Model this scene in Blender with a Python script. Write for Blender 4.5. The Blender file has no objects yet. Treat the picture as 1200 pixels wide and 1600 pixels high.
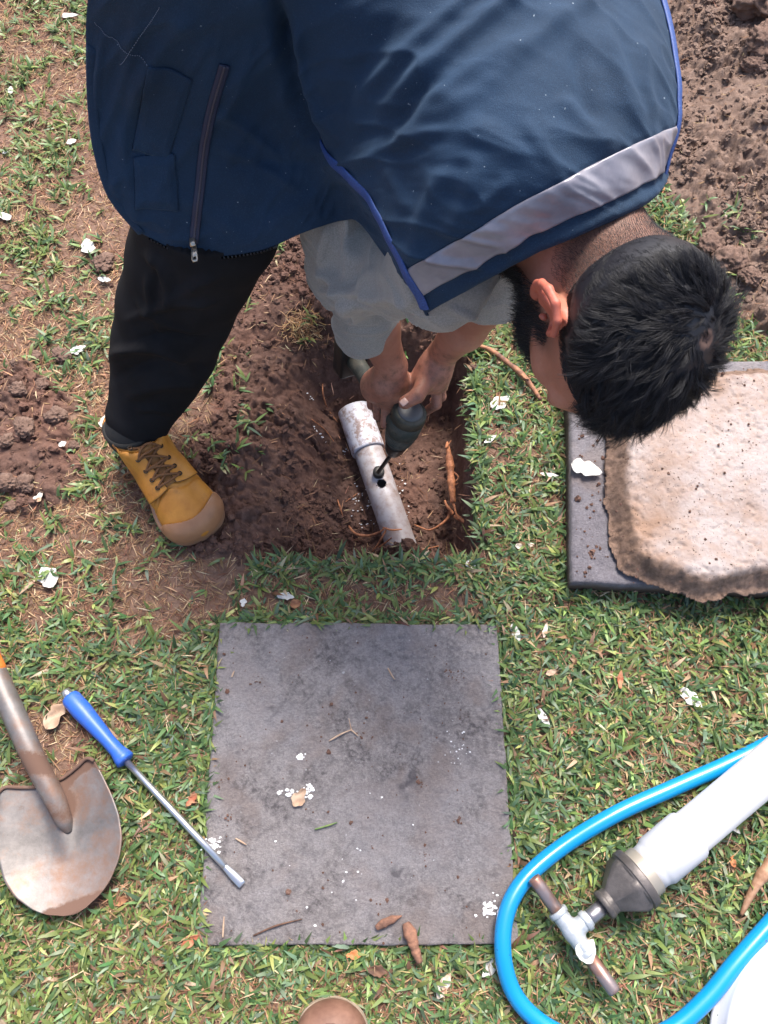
import bpy, math, random
import numpy as np
from mathutils import Vector
R = math.radians
rng = np.random.default_rng(7)
random.seed(7)
SC = bpy.context.scene
COL = SC.collection

# ---------------------------------------------------------------- camera, sky, sun, exposure
CAM_H = 1.40
PITCH = R(68.1)                      # below the horizontal
cam_d = bpy.data.cameras.new('camera')
cam_d.sensor_fit = 'VERTICAL'; cam_d.sensor_height = 24.0; cam_d.lens = 18.0
cam_d.clip_start = 0.02; cam_d.clip_end = 500
cam = bpy.data.objects.new('camera', cam_d); COL.objects.link(cam)
cam.location = (0, 0, CAM_H); cam.rotation_euler = (R(90) - PITCH, 0, 0)
SC.camera = cam
SUN_EL, SUN_AZ = R(58), R(16)        # azimuth measured from +Y towards +X
world = bpy.data.worlds.new('World'); SC.world = world; world.use_nodes = True
wn = world.node_tree; wn.nodes.clear()
sky = wn.nodes.new('ShaderNodeTexSky'); sky.sky_type = 'NISHITA'; sky.sun_disc = False
sky.sun_elevation = SUN_EL; sky.sun_rotation = SUN_AZ
sky.air_density = 1.0; sky.dust_density = 4.0; sky.ozone_density = 1.0
bg = wn.nodes.new('ShaderNodeBackground'); bg.inputs[1].default_value = 0.12
wo = wn.nodes.new('ShaderNodeOutputWorld')
wn.links.new(sky.outputs[0], bg.inputs[0]); wn.links.new(bg.outputs[0], wo.inputs[0])
sl = bpy.data.lights.new('sun', 'SUN'); sl.energy = 2.8; sl.angle = R(24); sl.color = (1.0, .95, .88)
so = bpy.data.objects.new('sun', sl); COL.objects.link(so)
sdir = Vector((math.cos(SUN_EL)*math.sin(SUN_AZ), math.cos(SUN_EL)*math.cos(SUN_AZ), math.sin(SUN_EL)))
so.rotation_euler = sdir.to_track_quat('Z', 'Y').to_euler(); so.location = sdir*6
SC.view_settings.view_transform = 'Standard'; SC.view_settings.look = 'None'
SC.view_settings.exposure = 1.28; SC.view_settings.gamma = 1.0
SC.cycles.max_bounces = 6; SC.cycles.diffuse_bounces = 3; SC.cycles.transparent_max_bounces = 6

# ---------------------------------------------------------------- photograph measuring aid
cF = np.array([0, math.cos(PITCH), -math.sin(PITCH)]); cR = np.array([1., 0, 0]); cU = np.array([0, math.sin(PITCH), math.cos(PITCH)])
def P(px, py, h=0.0):
    """world point at height h measured at pixel (px, py) of the 1200x1600 photograph"""
    d = cF + (px-600)/1200.0*cR - (py-800)/1200.0*cU
    t = (h-CAM_H)/d[2]
    return np.array([0, 0, CAM_H]) + t*d
def PX(p):
    p = np.asarray(p, float); q = p - np.array([0, 0, CAM_H])
    z = q@cF
    return 600+1200*(q@cR)/z, 800-1200*(q@cU)/z
def PL(pts): return np.array([P(*a) for a in pts])

# ---------------------------------------------------------------- numpy noise
def _hash(i, j, k, s):
    n = (i*374761393 + j*668265263 + k*2147483647*0 + k*1274126177 + s*974634777) & 0xFFFFFFFF
    n = ((n ^ (n >> 13))*1274126177) & 0xFFFFFFFF
    n = n ^ (n >> 16)
    return (n & 0xFFFFFF)/float(0xFFFFFF)
def vn(p, scale, seed=0):
    q = np.asarray(p, float)*scale + 1000.0
    i = np.floor(q).astype(np.int64); f = q-i; f = f*f*(3-2*f)
    r = 0
    for a in (0, 1):
        wa = f[:, 0] if a else 1-f[:, 0]
        for b in (0, 1):
            wb = f[:, 1] if b else 1-f[:, 1]
            if q.shape[1] == 2:
                r = r + wa*wb*_hash(i[:, 0]+a, i[:, 1]+b, 0, seed)
            else:
                for c in (0, 1):
                    wc = f[:, 2] if c else 1-f[:, 2]
                    r = r + wa*wb*wc*_hash(i[:, 0]+a, i[:, 1]+b, i[:, 2]+c, seed)
    return r*2-1
def fbm(p, scale, octv=4, gain=.5, seed=0):
    r = 0; a = 1; t = 0
    for o in range(octv):
        r = r + a*vn(p, scale*2**o, seed+o*17); t += a; a *= gain
    return r/t
def worley2(p, scale, seed=0):
    q = p*scale + 1000.0; i = np.floor(q).astype(np.int64); best = np.full(len(q), 9.0)
    for a in (-1, 0, 1):
        for b in (-1, 0, 1):
            ci = i[:, 0]+a; cj = i[:, 1]+b
            dx = ci+_hash(ci, cj, 5, seed)-q[:, 0]; dy = cj+_hash(ci, cj, 9, seed)-q[:, 1]
            best = np.minimum(best, dx*dx+dy*dy)
    return np.sqrt(best)
def cells2(p, scale, seed=0):
    """nearest feature point: distance and a random number of its own"""
    q = p*scale + 1000.0; i = np.floor(q).astype(np.int64); best = np.full(len(q), 9.0); rid = np.zeros(len(q))
    for a in (-1, 0, 1):
        for b in (-1, 0, 1):
            ci = i[:, 0]+a; cj = i[:, 1]+b
            dx = ci+_hash(ci, cj, 5, seed)-q[:, 0]; dy = cj+_hash(ci, cj, 9, seed)-q[:, 1]; d = dx*dx+dy*dy
            m = d < best; best = np.where(m, d, best); rid = np.where(m, _hash(ci, cj, 3, seed), rid)
    return np.sqrt(best), rid
def sstep(a, b, x):
    t = np.clip((x-a)/(b-a), 0, 1); return t*t*(3-2*t)
def polysd(p, poly):
    """signed distance to a 2D polygon, negative inside"""
    poly = np.asarray(poly, float); n = len(poly)
    d = np.full(len(p), 1e9); inside = np.zeros(len(p), bool)
    for k in range(n):
        a = poly[k]; b = poly[(k+1) % n]; e = b-a; w = p-a
        t = np.clip((w@e)/(e@e), 0, 1)
        q = w - t[:, None]*e
        d = np.minimum(d, (q*q).sum(1))
        c = ((a[1] > p[:, 1]) != (b[1] > p[:, 1])) & (p[:, 0] < (b[0]-a[0])*(p[:, 1]-a[1])/((b[1]-a[1])+1e-12)+a[0])
        inside ^= c
    d = np.sqrt(d); return np.where(inside, -d, d)

# ---------------------------------------------------------------- materials
class M:
    def __init__(s, name):
        s.m = bpy.data.materials.new(name); s.m.use_nodes = True
        s.t = s.m.node_tree; s.t.nodes.clear()
        s.tc = s.t.nodes.new('ShaderNodeTexCoord'); s.co = s.tc.outputs['Object']
    def n(s, t, **k):
        o = s.t.nodes.new(t)
        for a, b in k.items(): setattr(o, a, b)
        return o
    def L(s, a, b): s.t.links.new(a, b)
    def noise(s, scale, detail=4, rough=.55, stretch=None, dist=0):
        o = s.n('ShaderNodeTexNoise'); o.inputs['Scale'].default_value = scale; o.inputs['Detail'].default_value = detail
        o.inputs['Roughness'].default_value = rough; o.inputs['Distortion'].default_value = dist
        c = s.co
        if stretch:
            mp = s.n('ShaderNodeMapping'); mp.inputs['Scale'].default_value = stretch[:3]
            if len(stretch) > 3: mp.inputs['Rotation'].default_value = stretch[3:]
            s.L(c, mp.inputs[0]); c = mp.outputs[0]
        s.L(c, o.inputs['Vector']); return o.outputs['Fac']
    def voro(s, scale, feature='F1', out='Distance'):
        o = s.n('ShaderNodeTexVoronoi'); o.feature = feature; o.inputs['Scale'].default_value = scale
        s.L(s.co, o.inputs['Vector']); return o.outputs[out]
    def attr(s, name, out='Fac'):
        o = s.n('ShaderNodeAttribute'); o.attribute_name = name; return o.outputs[out]
    def ramp(s, f, stops, interp='LINEAR'):
        o = s.n('ShaderNodeValToRGB'); r = o.color_ramp; r.interpolation = interp
        while len(r.elements) < len(stops): r.elements.new(.5)
        for e, (p, c) in zip(r.elements, stops):
            e.position = p
            e.color = (c, c, c, 1) if isinstance(c, (int, float)) else (*c, 1)
        s.L(f, o.inputs[0]); return o.outputs[0]
    def mix(s, f, a, b, mode='MIX'):
        o = s.n('ShaderNodeMix', data_type='RGBA', blend_type=mode)
        for v, k in ((f, 0), (a, 6), (b, 7)):
            if hasattr(v, 'links'): s.L(v, o.inputs[k])
            elif k == 0: o.inputs[0].default_value = v
            else: o.inputs[k].default_value = (*v, 1)
        return o.outputs[2]
    def math(s, op, a, b=0.):
        o = s.n('ShaderNodeMath', operation=op)
        for v, k in ((a, 0), (b, 1)):
            if hasattr(v, 'links'): s.L(v, o.inputs[k])
            else: o.inputs[k].default_value = v
        return o.outputs[0]
    def bump(s, h, strength=.5, dist=.002, prev=None):
        o = s.n('ShaderNodeBump'); o.inputs['Strength'].default_value = strength; o.inputs['Distance'].default_value = dist
        s.L(h, o.inputs['Height'])
        if prev: s.L(prev, o.inputs['Normal'])
        return o.outputs[0]
    def out(s, base, rough=.7, normal=None, metal=0., spec=.5, sheen=0., coat=0., trans=0., sss=0., sssr=None, alpha=None, sheen_tint=None, sheen_rough=.5):
        b = s.n('ShaderNodeBsdfPrincipled')
        def put(k, v):
            if hasattr(v, 'links'): s.L(v, b.inputs[k])
            else: b.inputs[k].default_value = (*v, 1) if isinstance(v, tuple) and len(v) == 3 else v
        put('Base Color', base); put('Roughness', rough); put('Metallic', metal); put('Specular IOR Level', spec)
        if sheen:
            put('Sheen Weight', sheen); put('Sheen Roughness', sheen_rough)
            if sheen_tint: put('Sheen Tint', (*sheen_tint, 1))
        if coat: put('Coat Weight', coat); put('Coat Roughness', .15)
        if sss: put('Subsurface Weight', sss); b.inputs['Subsurface Radius'].default_value = sssr or (1, .3, .15); b.inputs['Subsurface Scale'].default_value = .008
        if normal: s.L(normal, b.inputs['Normal'])
        o = s.n('ShaderNodeOutputMaterial'); sh = b.outputs[0]
        if trans:
            tr = s.n('ShaderNodeBsdfTranslucent')
            if hasattr(base, 'links'): s.L(base, tr.inputs[0])
            else: tr.inputs[0].default_value = (*base, 1)
            mx = s.n('ShaderNodeMixShader'); mx.inputs[0].default_value = trans
            s.L(sh, mx.inputs[1]); s.L(tr.outputs[0], mx.inputs[2]); sh = mx.outputs[0]
        s.L(sh, o.inputs['Surface'])
        return s.m

# ---------------------------------------------------------------- meshes and objects
WORLD = {}                                     # world origin of every object
def mesh(name, V, F, smooth=True, attrs=None):
    V = np.asarray(V, np.float32).reshape(-1, 3)
    me = bpy.data.meshes.new(name)
    if isinstance(F, np.ndarray):
        nf, k = F.shape; loops = F.ravel().astype(np.int32)
        starts = np.arange(0, nf*k, k, dtype=np.int32); tot = np.full(nf, k, np.int32)
    else:
        tot = np.array([len(f) for f in F], np.int32); nf = len(F)
        loops = np.array([i for f in F for i in f], np.int32)
        starts = np.concatenate([[0], np.cumsum(tot)[:-1]]).astype(np.int32)
    me.vertices.add(len(V)); me.vertices.foreach_set('co', V.ravel())
    me.loops.add(len(loops)); me.loops.foreach_set('vertex_index', loops)
    me.polygons.add(nf); me.polygons.foreach_set('loop_start', starts); me.polygons.foreach_set('loop_total', tot)
    me.polygons.foreach_set('use_smooth', np.full(nf, smooth, bool))
    if attrs:
        for an, av in attrs.items():
            av = np.asarray(av, np.float32)
            if av.ndim == 2:
                at = me.attributes.new(an, 'FLOAT_COLOR', 'POINT'); at.data.foreach_set('color', np.hstack([av, np.ones((len(av), 1), np.float32)]).ravel())
            else:
                at = me.attributes.new(an, 'FLOAT', 'POINT'); at.data.foreach_set('value', av)
    me.update(); me.validate()
    return me
def props(o, label=None, cat=None, group=None, kind=None):
    for k, v in (('label', label), ('category', cat), ('group', group), ('kind', kind)):
        if v: o[k] = v
def thing(name, at, label, cat, group=None):
    o = bpy.data.objects.new(name, None); COL.objects.link(o); o.location = at; o.empty_display_size = .05
    WORLD[o.name] = np.array(at, float); props(o, label, cat, group); return o
def obj(name, V, F, m, parent=None, at=(0, 0, 0), smooth=True, attrs=None, label=None, cat=None, group=None, kind=None, solid=0, sub=0, bevel=0):
    w = WORLD[parent.name] if parent else np.array(at, float)
    V = np.asarray(V, float).reshape(-1, 3) - w
    o = bpy.data.objects.new(name, mesh(name, V, F, smooth, attrs)); COL.objects.link(o)
    if parent: o.parent = parent
    else: o.location = w
    WORLD[o.name] = w
    if m: o.data.materials.append(m)
    if bevel:
        b = o.modifiers.new('b', 'BEVEL'); b.width = bevel; b.segments = 2; b.limit_method = 'ANGLE'
    if solid:
        s_ = o.modifiers.new('s', 'SOLIDIFY'); s_.thickness = abs(solid); s_.offset = 0 if solid > 0 else -1
    if sub:
        s_ = o.modifiers.new('ss', 'SUBSURF'); s_.levels = sub; s_.render_levels = sub
    props(o, label, cat, group, kind); return o
def cat_(*ms):
    """join (V, F) pairs, faces given as lists"""
    V = []; F = []; n = 0
    for v, f in ms:
        v = np.asarray(v, float).reshape(-1, 3); V.append(v); F += [[int(i)+n for i in q] for q in f]; n += len(v)
    return np.vstack(V), F
def spline(pts, n, closed=False):
    """Catmull-Rom through rows of pts, n samples in all"""
    p = np.asarray(pts, float); m = len(p)
    if closed: ext = np.vstack([p[-1], p, p[0], p[1]]); segs = m
    else: ext = np.vstack([2*p[0]-p[1], p, 2*p[-1]-p[-2]]); segs = m-1
    t = np.linspace(0, segs, n, endpoint=not closed); i = np.minimum(t.astype(int), segs-1); f = (t-i)[:, None]
    a, b, c, d = ext[i], ext[i+1], ext[i+2], ext[i+3]
    return .5*((2*b)+(-a+c)*f+(2*a-5*b+4*c-d)*f**2+(-a+3*b-3*c+d)*f**3)
def frames(C):
    T = np.gradient(C, axis=0); T /= np.linalg.norm(T, axis=1)[:, None]+1e-12
    N = np.zeros_like(T); a = np.array([0, 0, 1.]) if abs(T[0][2]) < .9 else np.array([1., 0, 0])
    n = a-T[0]*(a@T[0]); n /= np.linalg.norm(n)
    for i in range(len(T)):
        n = n-T[i]*(n@T[i]); n /= np.linalg.norm(n); N[i] = n
    return T, N, np.cross(T, N)
def tube(C, r, k=12, flat=1.0, cap=True, rough=0, seed=0, tw=None):
    C = np.asarray(C, float); n = len(C); r = np.broadcast_to(np.asarray(r, float), (n,))
    T, N, B = frames(C); a = np.arange(k)*2*math.pi/k
    ca, sa = np.cos(a), np.sin(a)
    V = C[:, None]+r[:, None, None]*(N[:, None]*ca[None, :, None]*flat+B[:, None]*sa[None, :, None])
    V = V.reshape(-1, 3)
    if rough: V = V+(V-np.repeat(C, k, 0))*(fbm(V, 60, 3, seed=seed)[:, None]*rough)
    F = [[i*k+j, i*k+(j+1) % k, (i+1)*k+(j+1) % k, (i+1)*k+j] for i in range(n-1) for j in range(k)]
    if cap: F += [[j for j in range(k)][::-1], [(n-1)*k+j for j in range(k)]]
    return V, F
def lathe(A, B, prof, k=32, hexa=None):
    """revolve profile [(t along A->B in metres, radius)] round the axis A->B"""
    A = np.array(A, float); D = np.array(B, float)-A; D /= np.linalg.norm(D)
    a = np.array([0, 0, 1.]) if abs(D[2]) < .9 else np.array([1., 0, 0]); N = a-D*(a@D); N /= np.linalg.norm(N); Q = np.cross(D, N)
    an = np.arange(k)*2*math.pi/k; V = []
    for q in prof:
        t, r = q[:2]; rr = np.full(k, r)
        if len(q) > 2 and q[2]:          # polygonal section with q[2] sides
            s = 2*math.pi/q[2]; rr = r*math.cos(s/2)/np.cos((an % s)-s/2)
            rr = np.minimum(rr, r*.965)
        V.append(A+D*t+(N*np.cos(an)[:, None]+Q*np.sin(an)[:, None])*rr[:, None])
    n = len(prof); V = np.vstack(V)
    F = [[i*k+j, i*k+(j+1) % k, (i+1)*k+(j+1) % k, (i+1)*k+j] for i in range(n-1) for j in range(k)]
    F += [[j for j in range(k)][::-1], [(n-1)*k+j for j in range(k)]]
    return V, F
def box(c, s, rz=0, ax=None):
    c = np.array(c, float); h = np.array(s, float)/2
    V = np.array([[x, y, z] for z in (-1, 1) for y in (-1, 1) for x in (-1, 1)], float)*h
    if ax is not None: V = V@np.array(ax, float)
    else:
        cz, sz = math.cos(rz), math.sin(rz); V = V@np.array([[cz, sz, 0], [-sz, cz, 0], [0, 0, 1]])
    return V+c, [[0, 2, 3, 1], [4, 5, 7, 6], [0, 1, 5, 4], [2, 6, 7, 3], [0, 4, 6, 2], [1, 3, 7, 5]]
def gridF(nr, nc, off=0):
    i = np.arange(nr-1)[:, None]*nc+np.arange(nc-1)[None]; i = i.ravel()+off
    return np.stack([i, i+1, i+nc+1, i+nc], 1)
def vnorm(V, F):
    V = np.asarray(V); F = np.asarray(F); n = np.cross(V[F[:, 2]]-V[F[:, 0]], V[F[:, 3]]-V[F[:, 1]] if F.shape[1] == 4 else V[F[:, 2]]-V[F[:, 1]])
    N = np.zeros_like(V)
    for k in range(F.shape[1]): np.add.at(N, F[:, k], n)
    return N/(np.linalg.norm(N, axis=1)[:, None]+1e-12)

# ---------------------------------------------------------------- signed-distance modelling (smooth unions, surface nets)
def cone(a, b, ra, rb, k=.01): return ('c', np.array(a, float), np.array(b, float), ra, rb, k)
def ell(c, r, ax=None, k=.01): return ('e', np.array(c, float), np.array(r, float), np.eye(3) if ax is None else np.array(ax, float), None, k)
def chain(pts, rad, k=.01): return [cone(pts[i], pts[i+1], rad[i], rad[i+1], k) for i in range(len(pts)-1)]
def cut(p): return ('-',)+tuple(p)
def _ev(p, q):
    if p[0] == 'c':
        _, a, b, ra, rb, _k = p; e = b-a; w = q-a
        t = np.clip((w@e)/(e@e+1e-12), 0, 1)
        return np.linalg.norm(w-t[:, None]*e, axis=1)-(ra+(rb-ra)*t)
    _, c, r, ax, _x, _k = p
    l = (q-c)@ax.T; k0 = np.linalg.norm(l/r, axis=1); k1 = np.linalg.norm(l/(r*r), axis=1)
    return k0*(k0-1)/(k1+1e-9)
def _bound(p):
    if p[0] == 'c': return (p[1]+p[2])/2, np.linalg.norm(p[2]-p[1])/2+max(p[3], p[4])
    return p[1], float(p[2].max())
def sdf(prims, h, B=12):
    lo = np.full(3, 1e9); hi = -lo
    P_ = [(p[1:], True) if p[0] == '-' else (p, False) for p in prims]
    for p, neg in P_:
        if neg: continue
        c, r = _bound(p); lo = np.minimum(lo, c-r-.01); hi = np.maximum(hi, c+r+.01)
    nb = np.ceil((hi-lo)/(h*B)).astype(int)
    bi = np.stack(np.meshgrid(*[np.arange(n) for n in nb], indexing='ij'), -1).reshape(-1, 3)
    bc = lo+(bi+.5)*h*B; rad = h*B*.87
    near = np.zeros(len(bi), bool); cover = []
    for p, neg in P_:
        c, r = _bound(p); m = np.linalg.norm(bc-c, axis=1) < r+rad+p[5]+.006
        idx = np.where(m)[0]
        if len(idx):
            d = _ev(p, bc[idx]); m2 = d < rad*1.5+p[5]+.004
            idx = idx[m2]; deep = (d[m2] < -rad*1.5) if not neg else np.zeros(len(idx), bool)
        else: deep = np.zeros(0, bool)
        cover.append((idx, deep))
        if not neg: near[idx] = True
    slot = np.full(len(bi), -1); act = np.where(near)[0]; slot[act] = np.arange(len(act))
    g = np.stack(np.meshgrid(*[np.arange(B+1)]*3, indexing='ij'), -1).reshape(-1, 3)
    D = np.full((len(act), len(g)), .05, np.float32)
    org = lo+bi[act]*(h*B)
    for (p, neg), (idx, _d) in zip(P_, cover):
        s_ = slot[idx]; s_ = s_[s_ >= 0]
        for c0 in range(0, len(s_), 400):
            ss = s_[c0:c0+400]
            q = (org[ss][:, None]+g[None]*h).reshape(-1, 3)
            d = _ev(p, q).reshape(len(ss), -1).astype(np.float32); k = p[5]; cur = D[ss]
            if neg:
                hh = np.clip(.5-.5*(cur+d)/k, 0, 1); D[ss] = cur*(1-hh)+(-d)*hh+k*hh*(1-hh)
            else:
                hh = np.clip(.5+.5*(cur-d)/k, 0, 1); D[ss] = cur*(1-hh)+d*hh-k*hh*(1-hh)
    D = D.reshape(len(act), B+1, B+1, B+1)
    sl = [D[:, a:a+B, b:b+B, c:c+B] for a in (0, 1) for b in (0, 1) for c in (0, 1)]
    neg = sum((s < 0).astype(np.int8) for s in sl)
    w = np.argwhere((neg > 0) & (neg < 8))
    vals = np.stack([s[tuple(w.T)] for s in sl], 1)            # n x 8
    cell = bi[act][w[:, 0]]*B+w[:, 1:]
    cor = np.array([[a, b, c] for a in (0, 1) for b in (0, 1) for c in (0, 1)], float)
    acc = np.zeros((len(w), 3)); cnt = np.zeros(len(w))
    for i in range(8):
        for j in range(i+1, 8):
            if np.abs(cor[i]-cor[j]).sum() != 1: continue
            m = (vals[:, i] < 0) != (vals[:, j] < 0)
            t = np.where(m, vals[:, i]/(vals[:, i]-vals[:, j]+1e-20), 0)
            acc += np.where(m[:, None], cor[i]+(cor[j]-cor[i])*t[:, None], 0); cnt += m
    V = lo+(cell+acc/cnt[:, None])*h
    big = int(cell.max())+3
    key = (cell[:, 0]*big+cell[:, 1])*big+cell[:, 2]; order = np.argsort(key); ks = key[order]
    def look(c):
        kk = (c[:, 0]*big+c[:, 1])*big+c[:, 2]; i = np.searchsorted(ks, kk); i = np.minimum(i, len(ks)-1)
        return np.where(ks[i] == kk, order[i], -1)
    F = []
    for ax, (u, v) in ((0, (1, 2)), (1, (2, 0)), (2, (0, 1))):
        o = np.zeros(3, int); o[ax] = 1; ci = int(o@[4, 2, 1])
        m = (vals[:, 0] < 0) != (vals[:, ci] < 0); c = cell[m]; s0 = vals[m, 0] < 0
        eu = np.zeros(3, int); eu[u] = 1; ev = np.zeros(3, int); ev[v] = 1
        q = np.stack([np.where(m)[0], look(c-eu), look(c-eu-ev), look(c-ev)], 1)
        ok = (q >= 0).all(1); q = q[ok]; s0 = s0[ok]
        q[~s0] = q[~s0][:, ::-1]; F.append(q)
    F = np.vstack(F)
    return V, F
def relax(V, F, it=2, lam=.5):
    V = V.copy()
    for _ in range(it):
        S = np.zeros_like(V); c = np.zeros(len(V)); k = F.shape[1]
        for j in range(k):
            for a, b in ((F[:, j], F[:, (j+1) % k]), (F[:, (j+1) % k], F[:, j])):
                np.add.at(S, a, V[b]); np.add.at(c, a, 1)
        V += lam*(S/np.maximum(c, 1)[:, None]-V)
    return V
# ================================================================ SETTING: ground with the dug pit
def pxpoly(pts): return np.array([P(x, y, 0)[:2] for x, y in pts])
PIT = dict(x0=-.29, x1=.186, y0=.466, y1=.985)
SOIL_BACK = pxpoly([(335, 640), (345, 560), (372, 470), (398, 340), (500, 250), (640, 300), (730, 420), (748, 540), (745, 640), (640, 640), (350, 655)])
SOIL_RIGHT = pxpoly([(985, -420), (1500, -420), (1500, 640), (1230, 545), (1160, 505), (1130, 420), (1040, 300), (960, 200), (900, -100)])
SOIL_BOOT = pxpoly([(330, 600), (395, 600), (400, 880), (345, 875), (300, 860), (300, 700)])
SOIL_LEFT = pxpoly([(10, 600), (60, 575), (115, 640), (125, 720), (95, 780), (45, 790), (-20, 740), (-15, 650)])
PITPOLY = np.array([[-.285, .470], [.186, .466], [.190, .94], [.10, .985], [-.06, .975], [-.20, .99], [-.275, .93], [-.30, .7]])
SLAB = pxpoly([(345, 975), (775, 978), (808, 1474), (311, 1476)])
SHOV = pxpoly([(0, 1275), (85, 1245), (148, 1200), (197, 1310), (180, 1400), (115, 1426), (40, 1390), (5, 1320)])
def soil_mask(p):
    w = p+np.stack([fbm(p, 22, 3, seed=3), fbm(p, 22, 3, seed=8)], 1)*.03
    d = polysd(w, SOIL_BACK)
    for q in (SOIL_RIGHT, SOIL_BOOT, SOIL_LEFT): d = np.minimum(d, polysd(w, q))
    d = np.minimum(d, polysd(p+np.stack([fbm(p, 40, 2, seed=5), fbm(p, 40, 2, seed=6)], 1)*.008, PITPOLY))
    return 1-sstep(-.01, .015, d), d
def G(x, y, fine=True):
    x = np.asarray(x, float); y = np.asarray(y, float); sh = x.shape; x = x.ravel(); y = y.ravel()
    p = np.stack([x, y], 1)
    z = .007*fbm(p, 3.0, 3, seed=21)+.004*fbm(p, 14, 3, seed=22)
    soil, sd = soil_mask(p)
    # heaps of thrown-up earth
    dr = polysd(p, SOIL_RIGHT); z += .075*sstep(.0, -.55, dr)+.02*sstep(.02, -.06, dr)
    db = polysd(p, SOIL_BACK); z += .03*sstep(.03, -.10, db)*sstep(.95, 1.02, y)
    dl = polysd(p, SOIL_LEFT); z += .02*sstep(.02, -.05, dl)
    # the pit
    wx = x+.006*fbm(p, 35, 3, seed=31); wy = y+.006*fbm(p, 35, 3, seed=32)
    rim = PIT['x0']+.01*np.sin(y*17)
    sl = sstep(rim, -.035, wx)**.8
    ledge = 1-.35*sstep(-.13, -.20, wx)*sstep(.62, .72, y)
    sr = 1-sstep(.158, .190, wx); sf = sstep(.462, .492, wy); sb = 1-sstep(.86, .985, wy)
    dep = .205*sl*sr*sf*sb*ledge
    z -= dep
    z += .100*np.exp(-(((x-.042)/.055)**2+((y-.528)/.024)**2))*(dep > .02)
    inpit = np.clip(dep/.05, 0, 1)
    if fine:
        q = p+.006*np.stack([vn(p, 70, 4), vn(p, 70, 5)], 1)
        def lump(sc, sd_):
            d_, r_ = cells2(q, sc, sd_); return np.sqrt(np.clip(1-(d_/(.35+.35*r_))**2, 0, 1))*(.25+.75*r_)
        big = lump(20, 41)*(vn(p, 20, 49) > 0); mid = lump(44, 42); sm = lump(95, 43)
        amp = soil*(1-.35*sstep(.12, .19, dep))
        cl = np.clip(fbm(p, 8, 3, seed=45)*1.4+.85, .45, 1.35)
        z += amp*cl*(.014*big+.012*mid+.0070*sm+.012*fbm(p, 16, 3, seed=47)+.008*fbm(p, 50, 4, .6, seed=44))
        z += (1-soil)*.0035*fbm(p, 70, 4, seed=46)
    return z.reshape(sh)
def _axis(segs):
    out = []
    for a, b, st in segs: out.append(np.arange(a, b-1e-9, st))
    return np.concatenate(out+[[segs[-1][1]]])
gx = _axis([(-60, -12, 6), (-12, -3, 1), (-3, -1.25, .12), (-1.25, -.36, .005), (-.36, .26, .0028), (.26, 1.3, .005), (1.3, 3, .12), (3, 12, 1), (12, 60, 6)])
gy = _axis([(-60, -12, 6), (-12, -3, 1), (-3, -.45, .12), (-.45, .44, .006), (.44, 1.30, .0028), (1.30, 2.3, .005), (2.3, 4, .12), (4, 12, 1), (12, 60, 6)])
XX, YY = np.meshgrid(gx, gy); pp = np.stack([XX.ravel(), YY.ravel()], 1)
zz = G(pp[:, 0], pp[:, 1])
sm_, _ = soil_mask(pp)
sharp = np.clip(-PITPOLY.mean()*0+np.zeros(len(pp)), 0, 1)
m = M('earth')
soil = m.attr('soil')
c1 = m.ramp(m.noise(55, 8, .7), [(.25, (.055, .029, .022)), (.5, (.128, .072, .056)), (.78, (.225, .140, .112))])
c1 = m.mix(m.ramp(m.noise(9, 4), [(.4, 0.), (.66, .55)]), c1, (.18, .092, .068))
dryc = m.ramp(m.noise(42, 8, .7), [(.2, (.085, .05, .037)), (.5, (.19, .115, .085)), (.8, (.31, .21, .16))])
dryc = m.mix(m.attr('damp'), dryc, (.085, .047, .034))
lit = m.attr('lit_heap')
c1 = m.mix(lit, c1, m.ramp(m.noise(60, 8, .7), [(.25, (.10, .066, .05)), (.5, (.205, .14, .11)), (.78, (.33, .245, .20))]))
col = m.mix(soil, dryc, c1)
h = m.math('ADD', m.noise(160, 8, .75), m.math('MULTIPLY', m.noise(600, 4, .7), .4))
EARTH = m.out(col, .92, m.bump(h, .9, .004), spec=.25)
damp = sstep(.05, .4, fbm(pp, 5, 3, seed=77)+.25*sstep(-.2, .3, pp[:, 0]))
lit_heap = np.clip(1-sstep(-.02, .05, polysd(pp, SOIL_RIGHT)), 0, 1)  # light falling on the right heap is painted into its soil colour
obj('ground', np.stack([pp[:, 0], pp[:, 1], zz], 1), gridF(len(gy), len(gx)), EARTH, attrs={'soil': sm_, 'damp': damp*.25, 'lit_heap': lit_heap*.85}, kind='structure')

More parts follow.
